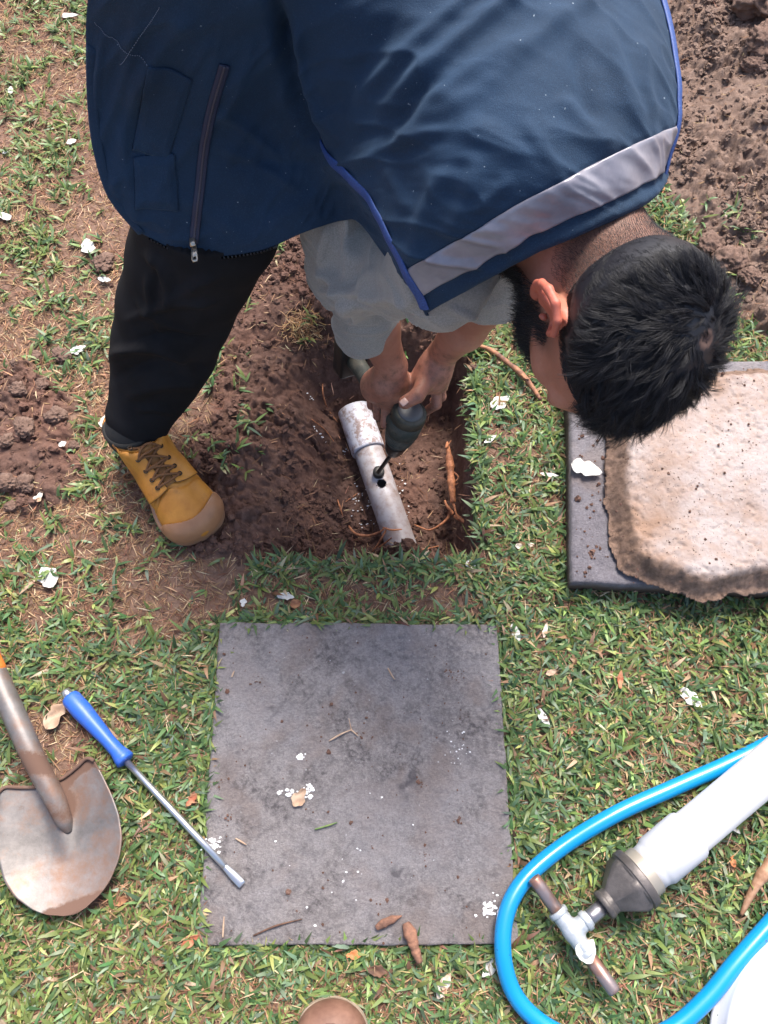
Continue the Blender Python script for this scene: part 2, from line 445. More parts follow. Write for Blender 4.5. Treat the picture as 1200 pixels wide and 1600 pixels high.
# ---- grass: rosettes of broad flat blades, denser to the right and in front, sparse and worn to the left
def dens(p):
    """green cover wanted at ground points"""
    px, py = [], []
    q = np.column_stack([p, np.zeros(len(p))])-np.array([0, 0, CAM_H]); z = q@cF
    px = 600+1200*(q@cR)/z; py = 800-1200*(q@cU)/z
    d = np.full(len(p), .95)
    left = sstep(420, 300, px)*sstep(1050, 880, py)
    d = d*(1-left)+left*.36
    tl = sstep(300, 100, px)*sstep(520, 200, py); d = np.where(tl > 0, d+.07*tl, d)
    d *= 1-.42*sstep(880, 760, py)*sstep(700, 740, px)*sstep(900, 860, px)
    d *= 1-.80*np.exp(-(((px-70)/75)**2+((py-1150)/90)**2))           # worn patch by the shovel handle
    d *= 1-.45*np.exp(-(((px-150)/200)**2+((py-960)/60)**2))*.6
    d *= 1-.38*sstep(860, 890, py)*sstep(985, 960, py)*sstep(300, 350, px)*sstep(760, 700, px)
    pat = .7*fbm(p, 7.5, 3, seed=61)+.8*fbm(p, 26, 3, seed=62)
    thr = np.interp(d, [0, .35, .6, .95], [.9, .10, -.20, -.75])
    cov = sstep(thr-.40, thr+.40, pat)*np.clip(d*1.15, 0, 1)
    s, sd = soil_mask(p)
    cov *= 1-np.clip(s*1.3, 0, 1)
    cov[(polysd(p, SLAB) < .002)] = 0
    cov[(polysd(p, SHOV) < -.004)] = 0
    out = (np.abs(p[:, 0]) > 1.25) | (p[:, 1] < -.45) | (p[:, 1] > 2.3)
    return cov, px, py
def blades(roots, az, el, ln, wd, col, droop, segs=3, lift=.0, seed=0):
    """ribbons with a fold along the middle: returns V, F, colours"""
    n = len(roots); V = np.zeros((n, segs*2+1, 3)); t = np.linspace(0, 1, segs+1)
    hx, hy = np.cos(az), np.sin(az)
    pos = roots.copy(); a = el.copy()
    side = np.stack([-hy, hx, np.zeros(n)], 1)
    r_ = np.random.default_rng(seed); roll = r_.normal(0, .35, n)
    side[:, 2] = np.sin(roll); side[:, :2] *= np.cos(roll)[:, None]
    prof = np.interp(t, [0, .25, .6, 1], [.55, 1, .85, 0])
    for s in range(segs+1):
        if s < segs:
            V[:, s*2] = pos-side*(wd*prof[s]/2)[:, None]; V[:, s*2+1] = pos+side*(wd*prof[s]/2)[:, None]
            st = ln/segs; pos = pos+np.stack([hx*np.cos(a)*st, hy*np.cos(a)*st, np.sin(a)*st], 1); a = a-droop/segs
        else: V[:, s*2] = pos
    k = segs*2+1; base = np.arange(n)[:, None]*k
    F = []
    for s in range(segs-1):
        F.append(np.hstack([base+s*2, base+s*2+1, base+s*2+3, base+s*2+2]))
    T = np.hstack([base+(segs-1)*2, base+(segs-1)*2+1, base+segs*2])
    c = np.repeat(col, k, 0)
    return V.reshape(-1, 3), F, T, c
def grass_obj(name, parts, m, label):
    V = []; Q = []; T = []; C = []; n = 0
    for v, f, t, c in parts:
        V.append(v); Q += [a+n for a in f]; T.append(t+n); C.append(c); n += len(v)
    Q = np.vstack(Q); T = np.vstack(T); V = np.vstack(V); C = np.vstack(C)
    # one polygon soup of quads and triangles
    me = bpy.data.meshes.new(name); me.vertices.add(len(V)); me.vertices.foreach_set('co', V.astype(np.float32).ravel())
    loops = np.concatenate([Q.ravel(), T.ravel()]).astype(np.int32); me.loops.add(len(loops)); me.loops.foreach_set('vertex_index', loops)
    st = np.concatenate([np.arange(len(Q))*4, len(Q)*4+np.arange(len(T))*3]).astype(np.int32); me.polygons.add(len(st))
    me.polygons.foreach_set('loop_start', st); me.polygons.foreach_set('loop_total', np.concatenate([np.full(len(Q), 4), np.full(len(T), 3)]).astype(np.int32))
    at = me.attributes.new('Col', 'FLOAT_COLOR', 'POINT'); at.data.foreach_set('color', np.hstack([C, np.ones((len(C), 1))]).astype(np.float32).ravel())
    me.update()
    me.polygons.foreach_set('use_smooth', np.ones(len(st), bool))
    o = bpy.data.objects.new(name, me); COL.objects.link(o); me.materials.append(m); props(o, label=label, kind='stuff'); return o
def blade_mat(name, trans, rough, spec=.4):
    m = M(name); c = m.attr('Col', 'Color')
    c = m.mix(m.ramp(m.noise(300, 3), [(.3, 0.), (.8, .35)]), c, (.8, .8, .7), 'MULTIPLY')
    return m.out(c, rough, trans=trans, spec=spec)
GRASS = blade_mat('grass_blade', .32, .42, .5); STRAW = blade_mat('dry_straw', .15, .8, .3)
def scatter(n, x0, x1, y0, y1): return np.stack([rng.uniform(x0, x1, n), rng.uniform(y0, y1, n)], 1)
def pick(n, fn, x0=-1.75, x1=1.75, y0=-.85, y1=2.5):
    n = int(n*1.64)
    p = scatter(n, x0, x1, y0, y1)
    q = p  # keep only what can come near the frame
    w = np.column_stack([p, np.zeros(len(p))])-np.array([0, 0, CAM_H]); z = w@cF
    px = 600+1200*(w@cR)/z; py = 800-1200*(w@cU)/z
    m_ = (px > -650) & (px < 1850) & (py > -300) & (py < 2500); p = p[m_]
    pr = fn(p)
    return p[rng.random(len(p)) < pr]
def colours(n, pal, w, jit=.22):
    c = np.array(pal)[rng.choice(len(pal), n, p=np.array(w)/sum(w))]
    return np.clip(c*(1+rng.normal(0, jit, (n, 1)))*(1+rng.normal(0, .06, (n, 3))), .005, .8)
STRAWS = [(.36, .22, .13), (.27, .15, .09), (.46, .33, .20), (.19, .095, .06), (.56, .45, .29)]
GREENS = [(.080, .150, .056), (.130, .212, .084), (.21, .29, .095), (.37, .40, .14), (.16, .235, .145)]
shoots = pick(80000, lambda p: dens(p)[0])
# a few survivors on the bare earth and a fringe hanging over the pit's right and front rims
extra = []
for (x, y, n, r) in ((1120, 350, 9, 22), (1150, 388, 6, 14), (1180, 548, 10, 26), (1195, 300, 3, 12), (436, 408, 4, 10), (372, 470, 12, 24), (362, 600, 12, 30),
                     (372, 680, 9, 22), (350, 740, 6, 24), (745, 530, 9, 18), (640, 530, 7, 22), (470, 520, 5, 14), (1060, 330, 5, 16), (1090, 370, 4, 14), (1165, 10, 5, 16), (300, 690, 8, 26), (1010, 300, 4, 10)):
    c = P(x, y, 0)[:2]; extra.append(c+rng.normal(0, r/800, (n, 2)))
fr_y = rng.uniform(.485, .94, 170); extra.append(np.stack([.193+rng.normal(0, .006, 170), fr_y], 1))
fr_x = rng.uniform(-.25, .19, 120); extra.append(np.stack([fr_x, .450+rng.normal(0, .006, 120)], 1))
for a, b in ((0, 1), (1, 2), (2, 3), (3, 0)):
    t = rng.uniform(0, 1, (170 if a else 110))[:, None]; q = SLAB[a]*(1-t)+SLAB[b]*t; c = SLAB.mean(0)
    extra.append(q+(q-c)/np.linalg.norm(q-c, axis=1)[:, None]*rng.uniform(.003, .012, (len(q), 1)))
shoots = np.vstack([shoots]+extra)
nb = rng.integers(3, 6, len(shoots)); idx = np.repeat(np.arange(len(shoots)), nb); n = len(idx)
az0 = rng.uniform(0, 2*math.pi, len(shoots)); az = az0[idx]+rng.normal(0, 1.0, n)
rp = shoots[idx]+rng.normal(0, .0025, (n, 2))
rz = G(rp[:, 0], rp[:, 1])
sc_ = rng.lognormal(-.05, .32, len(shoots))[idx]*rng.lognormal(0, .22, n); sc_ = np.clip(sc_, .45, 1.3)
el = rng.uniform(.05, 1.05, n); ln = rng.uniform(.014, .036, n)*sc_; wd = rng.uniform(.0040, .0074, n)*np.sqrt(sc_)
patch = fbm(rp, 5, 2, seed=91)
col = colours(n, GREENS, [3.2, 4, 2.2, .7, 2.0])
yel = (rng.random(n) < .16+.35*sstep(.1, .5, patch)*(rp[:, 0] < 0)); col[yel] = col[yel]*.4+np.array([.24, .27, .07])*.6
far = sstep(.9, 1.6, rp[:, 1])[:, None]*(rp[:, 0] < .3)[:, None]; col = col*(1-.35*far)+np.array([.20, .27, .08])*.35*far
brn = rng.random(n) < .06; col[brn] = colours(int(brn.sum()), STRAWS, [4, 3, 2, 1, 1])
gv = blades(np.column_stack([rp, rz+.001]), az, el, ln, wd, col, rng.uniform(.2, 1.3, n), 3, seed=1)
grass_obj('grass', [gv], GRASS, 'short broad-bladed lawn grass growing in clumps round the pit')
def straw_d(p):
    cov, px, py = dens(p); s, _ = soil_mask(p)
    v = (.50+.50*sstep(-.2, .3, fbm(p, 6, 3, seed=71)))*(1+.25*(p[:, 0] < 0))*(1-.93*np.clip(s, 0, 1)); v[polysd(p, SLAB) < 0] = 0
    return v
sp = pick(270000, straw_d); n = len(sp); sz = G(sp[:, 0], sp[:, 1])
sv = blades(np.column_stack([sp, sz+.001+.011*rng.random(n)**2*dens(sp)[0]]), rng.uniform(0, 6.28, n), rng.normal(.08, .2, n), rng.uniform(.008, .036, n), rng.uniform(.0009, .0027, n),
            colours(n, STRAWS, [4, 4, 1.5, 4, .6]), rng.normal(.1, .7, n), 2, seed=2)
grass_obj('dry_grass', [sv], STRAW, 'dead straw coloured thatch lying between the green grass clumps')
# ---- loose crumbs of earth
def ico(sub=1):
    t = (1+5**.5)/2; v = [(-1, t, 0), (1, t, 0), (-1, -t, 0), (1, -t, 0), (0, -1, t), (0, 1, t), (0, -1, -t), (0, 1, -t), (t, 0, -1), (t, 0, 1), (-t, 0, -1), (-t, 0, 1)]
    f = [(0, 11, 5), (0, 5, 1), (0, 1, 7), (0, 7, 10), (0, 10, 11), (1, 5, 9), (5, 11, 4), (11, 10, 2), (10, 7, 6), (7, 1, 8), (3, 9, 4), (3, 4, 2), (3, 2, 6), (3, 6, 8), (3, 8, 9), (4, 9, 5), (2, 4, 11), (6, 2, 10), (8, 6, 7), (9, 8, 1)]
    v = [np.array(a)/np.linalg.norm(a) for a in v]
    for _ in range(sub):
        g = []; mid = {}
        def md(a, b):
            k = (min(a, b), max(a, b))
            if k not in mid:
                q = v[a]+v[b]; v.append(q/np.linalg.norm(q)); mid[k] = len(v)-1
            return mid[k]
        for a, b, c in f:
            x, y, z = md(a, b), md(b, c), md(c, a); g += [(a, x, z), (b, y, x), (c, z, y), (x, y, z)]
        f = g
    return np.array(v), np.array(f)
IV, IF = ico(1)
def crumbs(p, size, zoff=.3):
    n = len(p); z = G(p[:, 0], p[:, 1]); A = rng.normal(0, 1, (n, 3, 3)); Qm = np.linalg.qr(A)[0]
    S = size[:, None]*rng.uniform(.6, 1.2, (n, 3)); L = IV[None]*S[:, None]*(1+.28*rng.normal(0, 1, (n, len(IV), 1)))
    V = np.einsum('nij,nvj->nvi', Qm, L); V[:, :, 2] *= .8
    V += np.column_stack([p, z+size*zoff])[:, None]
    F = IF[None]+np.arange(n)[:, None, None]*len(IV)
    return V.reshape(-1, 3), F.reshape(-1, 3)
cp = pick(150000, lambda p: soil_mask(p)[0]*(.25+.75*sstep(-.1, .3, fbm(p, 7, 2, seed=83)))*np.where(polysd(p, PITPOLY) < 0, .8, 1.))
cs = np.clip(rng.lognormal(-5.9, .6, len(cp)), .0009, .011)
cv, cf = crumbs(cp, cs)
lawn = pick(7000, lambda p: (1-soil_mask(p)[0])*.5*(polysd(p, SLAB) > 0)*np.where(p[:, 0] < 0, 1, .3)); cv2, cf2 = crumbs(lawn, np.clip(rng.lognormal(-6.3, .5, len(lawn)), .001, .005))
CVv = np.vstack([cv, cv2]); CFf = np.vstack([cf, cf2+len(cv)])
hp = np.clip(1-sstep(-.02, .05, polysd(CVv[:, :2], SOIL_RIGHT)), 0, 1)
obj('soil_crumbs', CVv, CFf, EARTH, kind='stuff', label='loose brown crumbs of dug earth scattered in and around the pit', smooth=False, attrs={'soil': np.ones(len(CVv)), 'damp': np.zeros(len(CVv)), 'lit_heap': hp*.85})
# ================================================================ slabs
def slab_mat(name, base=(.285, .258, .256), dark=(.088, .077, .081)):
    m = M(name)
    mid = tuple((a_+b_)/2 for a_, b_ in zip(base, dark))
    b = m.mix(m.ramp(m.noise(20, 4, .6, dist=.6), [(.42, 0.), (.54, 1.)]), mid, base)
    b = m.mix(m.ramp(m.noise(33, 5, .62, dist=.3), [(.49, 0.), (.58, .85)]), b, dark)
    b = m.mix(m.ramp(m.noise(130, 4, .7), [(.40, 0.), (.62, .75)]), b, tuple(x*1.25 for x in base))
    b = m.mix(m.ramp(m.noise(420, 3, .7), [(.52, 0.), (.64, .5)]), b, tuple(x*.5 for x in base))
    b = m.mix(m.ramp(m.noise(11, 3, .6), [(.50, 0.), (.62, .55)]), b, (.23, .175, .155))
    b = m.mix(m.ramp(m.noise(4.5, 4, .6), [(.45, 0.), (.62, .55)]), b, (.34, .32, .335))
    b = m.mix(m.ramp(m.noise(240, 3, .8, stretch=(.8, 1.2, 1)), [(.36, .0), (.72, .5)]), b, (.10, .088, .094))
    b = m.mix(m.ramp(m.noise(17, 3, .5), [(.68, 0.), (.74, .6)]), b, (.06, .053, .062))
    b = m.mix(m.ramp(m.noise(85, 2, .5), [(.74, 0.), (.78, 1.)]), b, (.42, .41, .42))
    b = m.mix(m.ramp(m.math('ADD', m.attr('dirt'), m.math('MULTIPLY', m.noise(40, 4), .3)), [(.3, 0.), (.6, .9)]), b, (.13, .085, .06))
    h = m.math('ADD', m.noise(190, 8, .85), m.math('MULTIPLY', m.noise(33, 4, .6), 1.2))
    return m.out(b, .78, m.bump(h, 1.0, .0055), spec=.3)
def slab_mesh(poly, z0, z1, n=150, amp=.0011, chip=.0018, seed=0):
    """a thick stone sheet: bilinear quad top with roughness, worn edges, sides and underside"""
    a, b, c, d = [np.append(q, 0) for q in poly]          # back-left, back-right, front-right, front-left
    u = np.linspace(0, 1, n); uu, vv = np.meshgrid(u, u); uu = uu.ravel()[:, None]; vv = vv.ravel()[:, None]
    V = (a*(1-uu)+b*uu)*(1-vv)+(d*(1-uu)+c*uu)*vv
    edge = np.minimum(np.minimum(uu, 1-uu), np.minimum(vv, 1-vv)).ravel()
    ctr = V.mean(0); out = V-ctr
    wob = chip*fbm(V+seed, 30, 4, seed=seed+5)
    V[edge < 1e-6] += (out/np.linalg.norm(out, axis=1)[:, None]*wob[:, None])[edge < 1e-6]
    z1v = z1(V) if callable(z1) else z1; z0v = z0(V) if callable(z0) else z0
    top = V.copy(); top[:, 2] = z1v+amp*(fbm(V+seed, 70, 5, .7, seed)+.6*fbm(V+seed, 9, 2, .5, seed+2))-.0018*(edge < 1e-6)
    bot = V.copy(); bot[:, 2] = z0v
    F = gridF(n, n)[:, ::-1]; Fb = gridF(n, n)+n*n
    ring = np.concatenate([np.arange(n), np.arange(1, n)*n+n-1, (n-1)*n+np.arange(n-2, -1, -1), np.arange(n-2, 0, -1)*n])
    nx = np.roll(ring, -1); S = np.stack([ring, nx, nx+n*n, ring+n*n], 1)
    return np.vstack([top, bot]), np.vstack([F, Fb, S])
SM = slab_mat('slab_stone')
v, f = slab_mesh(SLAB, -.02, .013, 240, .0016, .0026)
obj('stone_slab', v, f, SM, attrs={'dirt': np.zeros(len(v))}, at=(*SLAB.mean(0), 0), label='square grey stone slab lying flush in the grass in front of the pit', cat='paving slab')
SLZ = .0145
# the second slab lies on the lawn with a cement-caked one upside down on it
S2 = np.array([P(891, 570, .07)[:2], P(1330, 562, .07)[:2], P(1330, 925, .07)[:2], P(896, 906, .07)[:2]])
def s2z(V): return .072-.012*sstep(.8, .5, V[:, 1])
v, f = slab_mesh(S2, lambda V: s2z(V)-.066, s2z, 120, seed=4)
obj('stone_slab', v, f, slab_mat('slab_stone_smooth', (.21, .195, .22), (.14, .13, .15)), attrs={'dirt': (np.arange(len(v)) >= len(v)//2)*1.0}, at=(*S2.mean(0), .02), label='dark grey slab with soil specks, raised on the lawn beneath the cement caked slab', cat='paving slab')
# caked slab
def caked():
    poly = [P(*q, .12)[:2] for q in ((962, 690), (960, 640), (968, 590), (1010, 572), (1120, 566), (1380, 562), (1400, 905), (1200, 905), (1110, 918), (1040, 900), (990, 872), (970, 820), (962, 750))]
    poly = np.array(poly); pc = poly.mean(0)
    n = 200; xs = np.linspace(poly[:, 0].min()-.03, poly[:, 0].max()+.03, n+60); ys = np.linspace(poly[:, 1].min()-.04, poly[:, 1].max()+.03, n)
    X, Y = np.meshgrid(xs, ys); p = np.stack([X.ravel(), Y.ravel()], 1)
    d = polysd(p+np.stack([fbm(p, 16, 4, seed=11), fbm(p, 16, 4, seed=12)], 1)*.010, poly)
    inside = d < .004
    top = .118-.004*sstep(-.05, 0, d)-.036*sstep(-.034, .005, d)**1.4+.0035*fbm(p, 9, 3, seed=13)+.0022*fbm(p, 55, 5, .7, seed=14)-.0025*sstep(.35, .55, fbm(p, 90, 2, seed=17))
    rough = sstep(-.07, -.015, d); top += rough*.006*(.5-worley2(p, 55, 15))+rough*.003*fbm(p, 110, 3, seed=16)
    top -= .010*sstep(.62, .50, p[:, 1])
    bot = np.full(len(p), .064)
    idx = np.arange(len(p)).reshape(n, -1); nc = idx.shape[1]; G4 = gridF(n, nc)
    keep = inside[G4].all(1); G4 = G4[keep]
    # rim edges
    e = np.vstack([G4[:, [0, 1]], G4[:, [1, 2]], G4[:, [2, 3]], G4[:, [3, 0]]]); key = np.sort(e, 1); _, inv, cnt = np.unique(key, axis=0, return_inverse=True, return_counts=True)
    be = e[cnt[inv.ravel()] == 1]; N = len(p)
    T = np.column_stack([p, top]); Bm = np.column_stack([p, bot]); out = p-pc; out /= np.linalg.norm(out, axis=1)[:, None]
    lay = [T]; L = 7
    for k in range(1, L):
        t = k/(L-1); w = T*(1-t)+Bm*t; bul = (.012*math.sin(t*math.pi)-.012*t)
        w[:, :2] += out*(bul+.007*fbm(w, 45, 3, seed=19))[:, None]; lay.append(w)
    F = [G4]
    for k in range(L-1): F.append(np.column_stack([be[:, 1]+k*N, be[:, 0]+k*N, be[:, 0]+(k+1)*N, be[:, 1]+(k+1)*N]))
    F.append(G4[:, ::-1]+(L-1)*N)
    V = np.vstack(lay); F = np.vstack(F); used, inv = np.unique(F, return_inverse=True)
    return V[used], inv.reshape(F.shape), np.clip(sstep(-.045, -.004, d)[used % N]+(used >= N), 0, 1)
v, f, rim = caked()
m = M('caked_cement')
b = m.mix(m.ramp(m.noise(7, 5, .6), [(.34, 0.), (.58, 1.)]), (.29, .19, .14), (.43, .37, .355))
b = m.mix(m.ramp(m.noise(26, 6, .7), [(.45, 0.), (.7, .6)]), b, (.36, .235, .17))
b = m.mix(m.ramp(m.noise(210, 3, .6), [(.645, 0.), (.69, 1.)]), b, (.05, .032, .026))
b = m.mix(m.ramp(m.math('ADD', m.attr('rim'), m.math('MULTIPLY', m.noise(30, 5, .7), .6)), [(.55, 0.), (1.0, .92)]), b, m.ramp(m.noise(110, 4, .7), [(.3, (.10, .062, .045)), (.7, (.27, .175, .13))]))
CAKE = m.out(b, .9, m.bump(m.noise(110, 9, .8), 1., .005), spec=.2)
obj('cement_caked_slab', v, f, CAKE, at=(.55, .75, .052), attrs={'rim': rim}, label='upturned slab caked in pinkish dried cement and dirt, lying on the dark grey slab', cat='paving slab')
# specks of earth on it
def clod(name, p, r, seed, label=None, group=None, flat=.7, m=None, sub=4):
    iv, if_ = ico(sub); V = iv*(1+.55*fbm(iv+seed*3.1, 1.6, 4, .6, seed)[:, None]+.26*fbm(iv+seed, 5, 4, .65, seed)[:, None])
    V = V*r*np.array([1.15, .95, flat]); a = seed*1.7; V = V@np.array([[math.cos(a), math.sin(a), 0], [-math.sin(a), math.cos(a), 0], [0, 0, 1]])
    n = len(V)
    return obj(name, V+np.array(p), if_, m or EARTH, at=p, attrs={'soil': np.ones(n), 'damp': np.zeros(n), 'lit_heap': np.full(n, .5)}, label=label, cat='clod' if label else None, group=group)
def top_of_cake(px, py): return P(px, py, .117)
V = []; F = []; n0 = 0
for k in range(230):
    if k < 150: q = P(rng.uniform(960, 1200), rng.uniform(560, 910), .1185 if k % 3 else .117); r = rng.lognormal(-6.75, .45)
    else: q = P(rng.uniform(900, 955), rng.uniform(620, 905), .07); r = rng.lognormal(-6.3, .5); q[2] = .0725-.012*sstep(.8, .5, q[1])
    if k < 150: q[2] -= .010*sstep(.62, .50, q[1])
    L = IV*(1+.25*rng.normal(0, 1, (len(IV), 1)))*min(r, .006); V.append(L+q); F.append(IF+n0); n0 += len(IV)
V = np.vstack(V); obj('soil_specks', V, np.vstack(F), EARTH, kind='stuff', smooth=False, attrs={'soil': np.ones(len(V)), 'damp': np.zeros(len(V)), 'lit_heap': np.zeros(len(V))}, label='dark specks of earth sprinkled over the caked slab and the grey slab under it')

# ================================================================ clods
big = [((1178, 28, .055), .062, 'largest grey-brown clod at the very corner of the heap, over a dark hollow'), ((1190, 92, .05), .05, 'rounded clod just below the largest one at the edge of the heap'),
       ((1112, 385, .02), .030, 'crumbly clod beside the yellow-green tuft, near the hair'), ((1140, 408, .02), .034, 'crumbly clod below the one beside the yellow-green tuft'),
       ((1168, 440, .02), .020, 'small clod at the foot of the two crumbly clods right of the head'), ((1148, 5, .06), .028, 'dark clod left of the largest clod, at the top of the heap'),
       ((1170, 118, .05), .024, 'small clod below the rounded clod at the edge of the heap')]
for k, (q, r, lb) in enumerate(big):
    w = P(*q); w[2] = G(w[0], w[1])+r*.35; clod('dirt_clod', w, r, 3+k, lb, 'clods on the heap of earth')
lc = [(60, 560, .014, 'grey round clod at the top of the small pile left of the boot'), (30, 575, .010, 'small brown clod left of the grey round one on the small pile'), (38, 620, .018, 'flat wide clod in the upper half of the small pile'),
      (70, 610, .016, 'clod in the middle of the small pile, right of the flat wide one'), (95, 660, .020, 'lumpy clod on the right side of the small pile'), (50, 680, .021, 'lumpy clod in the centre of the small pile'),
      (15, 760, .022, 'big clod at the lower left of the small pile'), (48, 762, .020, 'broad clod at the bottom of the small pile, right of the big one'), (22, 792, .014, 'small clod below the big one at the lower left of the pile'),
      (98, 558, .021, 'dark clod lying alone below a white petal, left of the trouser leg'), (20, 700, .015, 'clod at the left edge of the small pile'), (118, 700, .012, 'small clod at the right end of the small pile'),
      (165, 415, .024, 'flat dark clod between two white petals, left of the vest hem')]
for k, (x, y, r, lb) in enumerate(lc):
    w = P(x, y, .0); w[2] = G(w[0], w[1])+r*.35; clod('dirt_clod', w, r*.9, 20+k, lb, 'clods on the worn lawn at the left')

# ================================================================ white petals, leaves and bark
m = M('petal'); b = m.mix(m.ramp(m.noise(70, 3), [(.55, 0.), (.75, .5)]), (.70, .69, .66), (.58, .49, .35)); PET = m.out(b, .7, m.bump(m.noise(160, 3, stretch=(1, .3, 1)), .25, .001), trans=.25)
m = M('petal_brown'); b = m.mix(m.ramp(m.noise(50, 3), [(.4, 0.), (.65, .9)]), (.75, .70, .62), (.45, .25, .13)); PETB = m.out(b, .6, trans=.2)
def leafmesh(c, L, W, ang, cup=.3, ruf=.1, seed=0, n=14, k=9, tip=1.0, lift=.0, bend=.0):
    """a cupped, curled petal or leaf with its own outline"""
    r_ = np.random.default_rng(seed); u = np.linspace(0, 1, n); v = np.linspace(-1, 1, k); uu, vv = np.meshgrid(u, v, indexing='ij')
    w = np.sin(np.pi*np.clip(uu, 0, 1)**tip)**.75; jag = 1+(.10+ruf)*np.interp(uu, np.linspace(0, 1, 9), r_.normal(0, 1, 9))+.12*vv*r_.normal(0, 1)
    x = (uu-.5)*L; y = vv*W/2*w*jag; z = cup*W*(vv**2)*w+bend*L*(uu-.5)**2*2+ruf*W*.35*np.sin(uu*9+seed+vv*3)
    ca, sa = math.cos(ang), math.sin(ang)
    V = np.stack([x*ca-y*sa, x*sa+y*ca, z-z.min()+lift], -1).reshape(-1, 3)
    return V+c, gridF(n, k)[:, ::-1]
gz = lambda w, up=.010: float(G(w[0], w[1]))+up
pets = [  # px, py, length m, width m, angle, label, height override, browned
 (108, 22, .046, .022, .1, 'white petal in the grass left of the vest, near its top', None, 0),
 (112, 222, .024, .016, .8, 'white petal tucked in grass just left of the navy vest', None, 0),
 (18, 143, .026, .014, 1.9, 'small pale petal on worn earth at the upper left edge', None, 0),
 (8, 238, .014, .011, .4, 'tiny white petal scrap at the upper left edge, above a longer petal', None, 0),
 (8, 340, .036, .018, 2.4, 'long white petal cut by the left edge, level with the vest hem', None, 0),
 (138, 385, .042, .030, 1.9, 'crumpled white petal left of the zip pull', None, 0),
 (163, 436, .030, .016, .1, 'white petal below a flat dark clod, left of the trouser leg', None, 0),
 (123, 545, .036, .020, .5, 'folded white petal right above a dark lone clod', None, 0),
 (165, 657, .034, .018, 1.2, 'tattered petal touching the boot heel side', None, 1),
 (103, 700, .016, .014, .3, 'small round petal on the small earth pile left of the boot', None, 0),
 (63, 778, .024, .020, 1.2, 'dirty petal just below the small earth pile', None, 1),
 (74, 902, .046, .034, 2.5, 'large crumpled white petal below the boot, on the left lawn', None, 0),
 (446, 932, .032, .015, .0, 'white petal between the pit and the flush slab', None, 0),
 (380, 941, .016, .013, 1.2, 'small petal above the back left corner of the flush slab', None, 0),
 (782, 627, .046, .026, .35, 'broad white petal right of the pit, below the bark twig', None, 0),
 (766, 686, .030, .012, .7, 'narrow white petal right of the pit, below the broad one', None, 0),
 (858, 742, .036, .011, .15, 'thin white petal left of the raised slab edge', None, 0),
 (847, 574, .042, .024, -.4, 'white petal right under the face of the man', None, 0),
 (916, 733, .058, .036, -.6, 'large bright petal lying on the raised dark slab', .072, 0),
 (820, 851, .036, .018, -.1, 'browned petal in grass between the pit and the raised slab', None, 1),
 (738, 884, .026, .020, -.5, 'white petal at the front right corner of the pit', None, 0),
 (806, 989, .034, .014, -.9, 'slim white petal right of the back right corner of the flush slab', None, 0),
 (852, 985, .028, .010, 1.3, 'thin browned petal right of the slim white one beside the flush slab', None, 1),
 (848, 1119, .044, .016, -1.3, 'narrow white petal in the grass halfway along the flush slab', None, 0),
 (1078, 1092, .046, .024, -.9, 'pointed cream petal alone on the green lawn at the right', None, 0),
 (768, 1508, .044, .022, 1.0, 'white petal half under the blue hose', None, 0),
 (694, 1542, .040, .020, 1.3, 'curled cream petal in front of the flush slab', None, 1),
 (916, 1483, .038, .032, .8, 'pale greenish petal resting on the galvanised tee', .060, 0),
 (1101, 1338, .024, .011, -1.2, 'small browned petal just below the white pipe', None, 1),
 (1147, 1294, .022, .012, -1.0, 'small white petal beside the lower edge of the white pipe', None, 0)]
for k, (x, y, L, W, a, lb, h, br) in enumerate(pets):
    if 'tee' in lb: L, W = .034, .030
    w = P(x, y, h if h else .012)
    if h is None: w[2] = gz(w, .009)
    v, f = leafmesh(w, L*1.05, W*(.75+.35*((k*37)%10)/10), a+.3*math.sin(k*5.), .10, (-.07 if 'tee' in lb else .09), 100+k, 18, 11, .55+.5*((k*53)%10)/10, 0, .10)
    o = obj('petal', v, f, PETB if br else PET, at=w, solid=.0006, label=lb, cat='petal', group='fallen white petals')
def leafm(name, c1, c2): m = M(name); return m.out(m.mix(m.ramp(m.noise(60, 4), [(.4, 0.), (.62, 1.)]), c1, c2), .7, m.bump(m.noise(200, 3), .4, .001), trans=.12)
LFB = leafm('leaf_brown', (.22, .09, .045), (.38, .19, .09)); LFR = leafm('leaf_red', (.34, .10, .05), (.45, .22, .12)); LFO = leafm('leaf_orange', (.55, .22, .08), (.45, .16, .07)); LFT = leafm('leaf_tan', (.50, .36, .26), (.38, .25, .17))
LFD = leafm('leaf_dark', (.09, .045, .03), (.16, .08, .045))
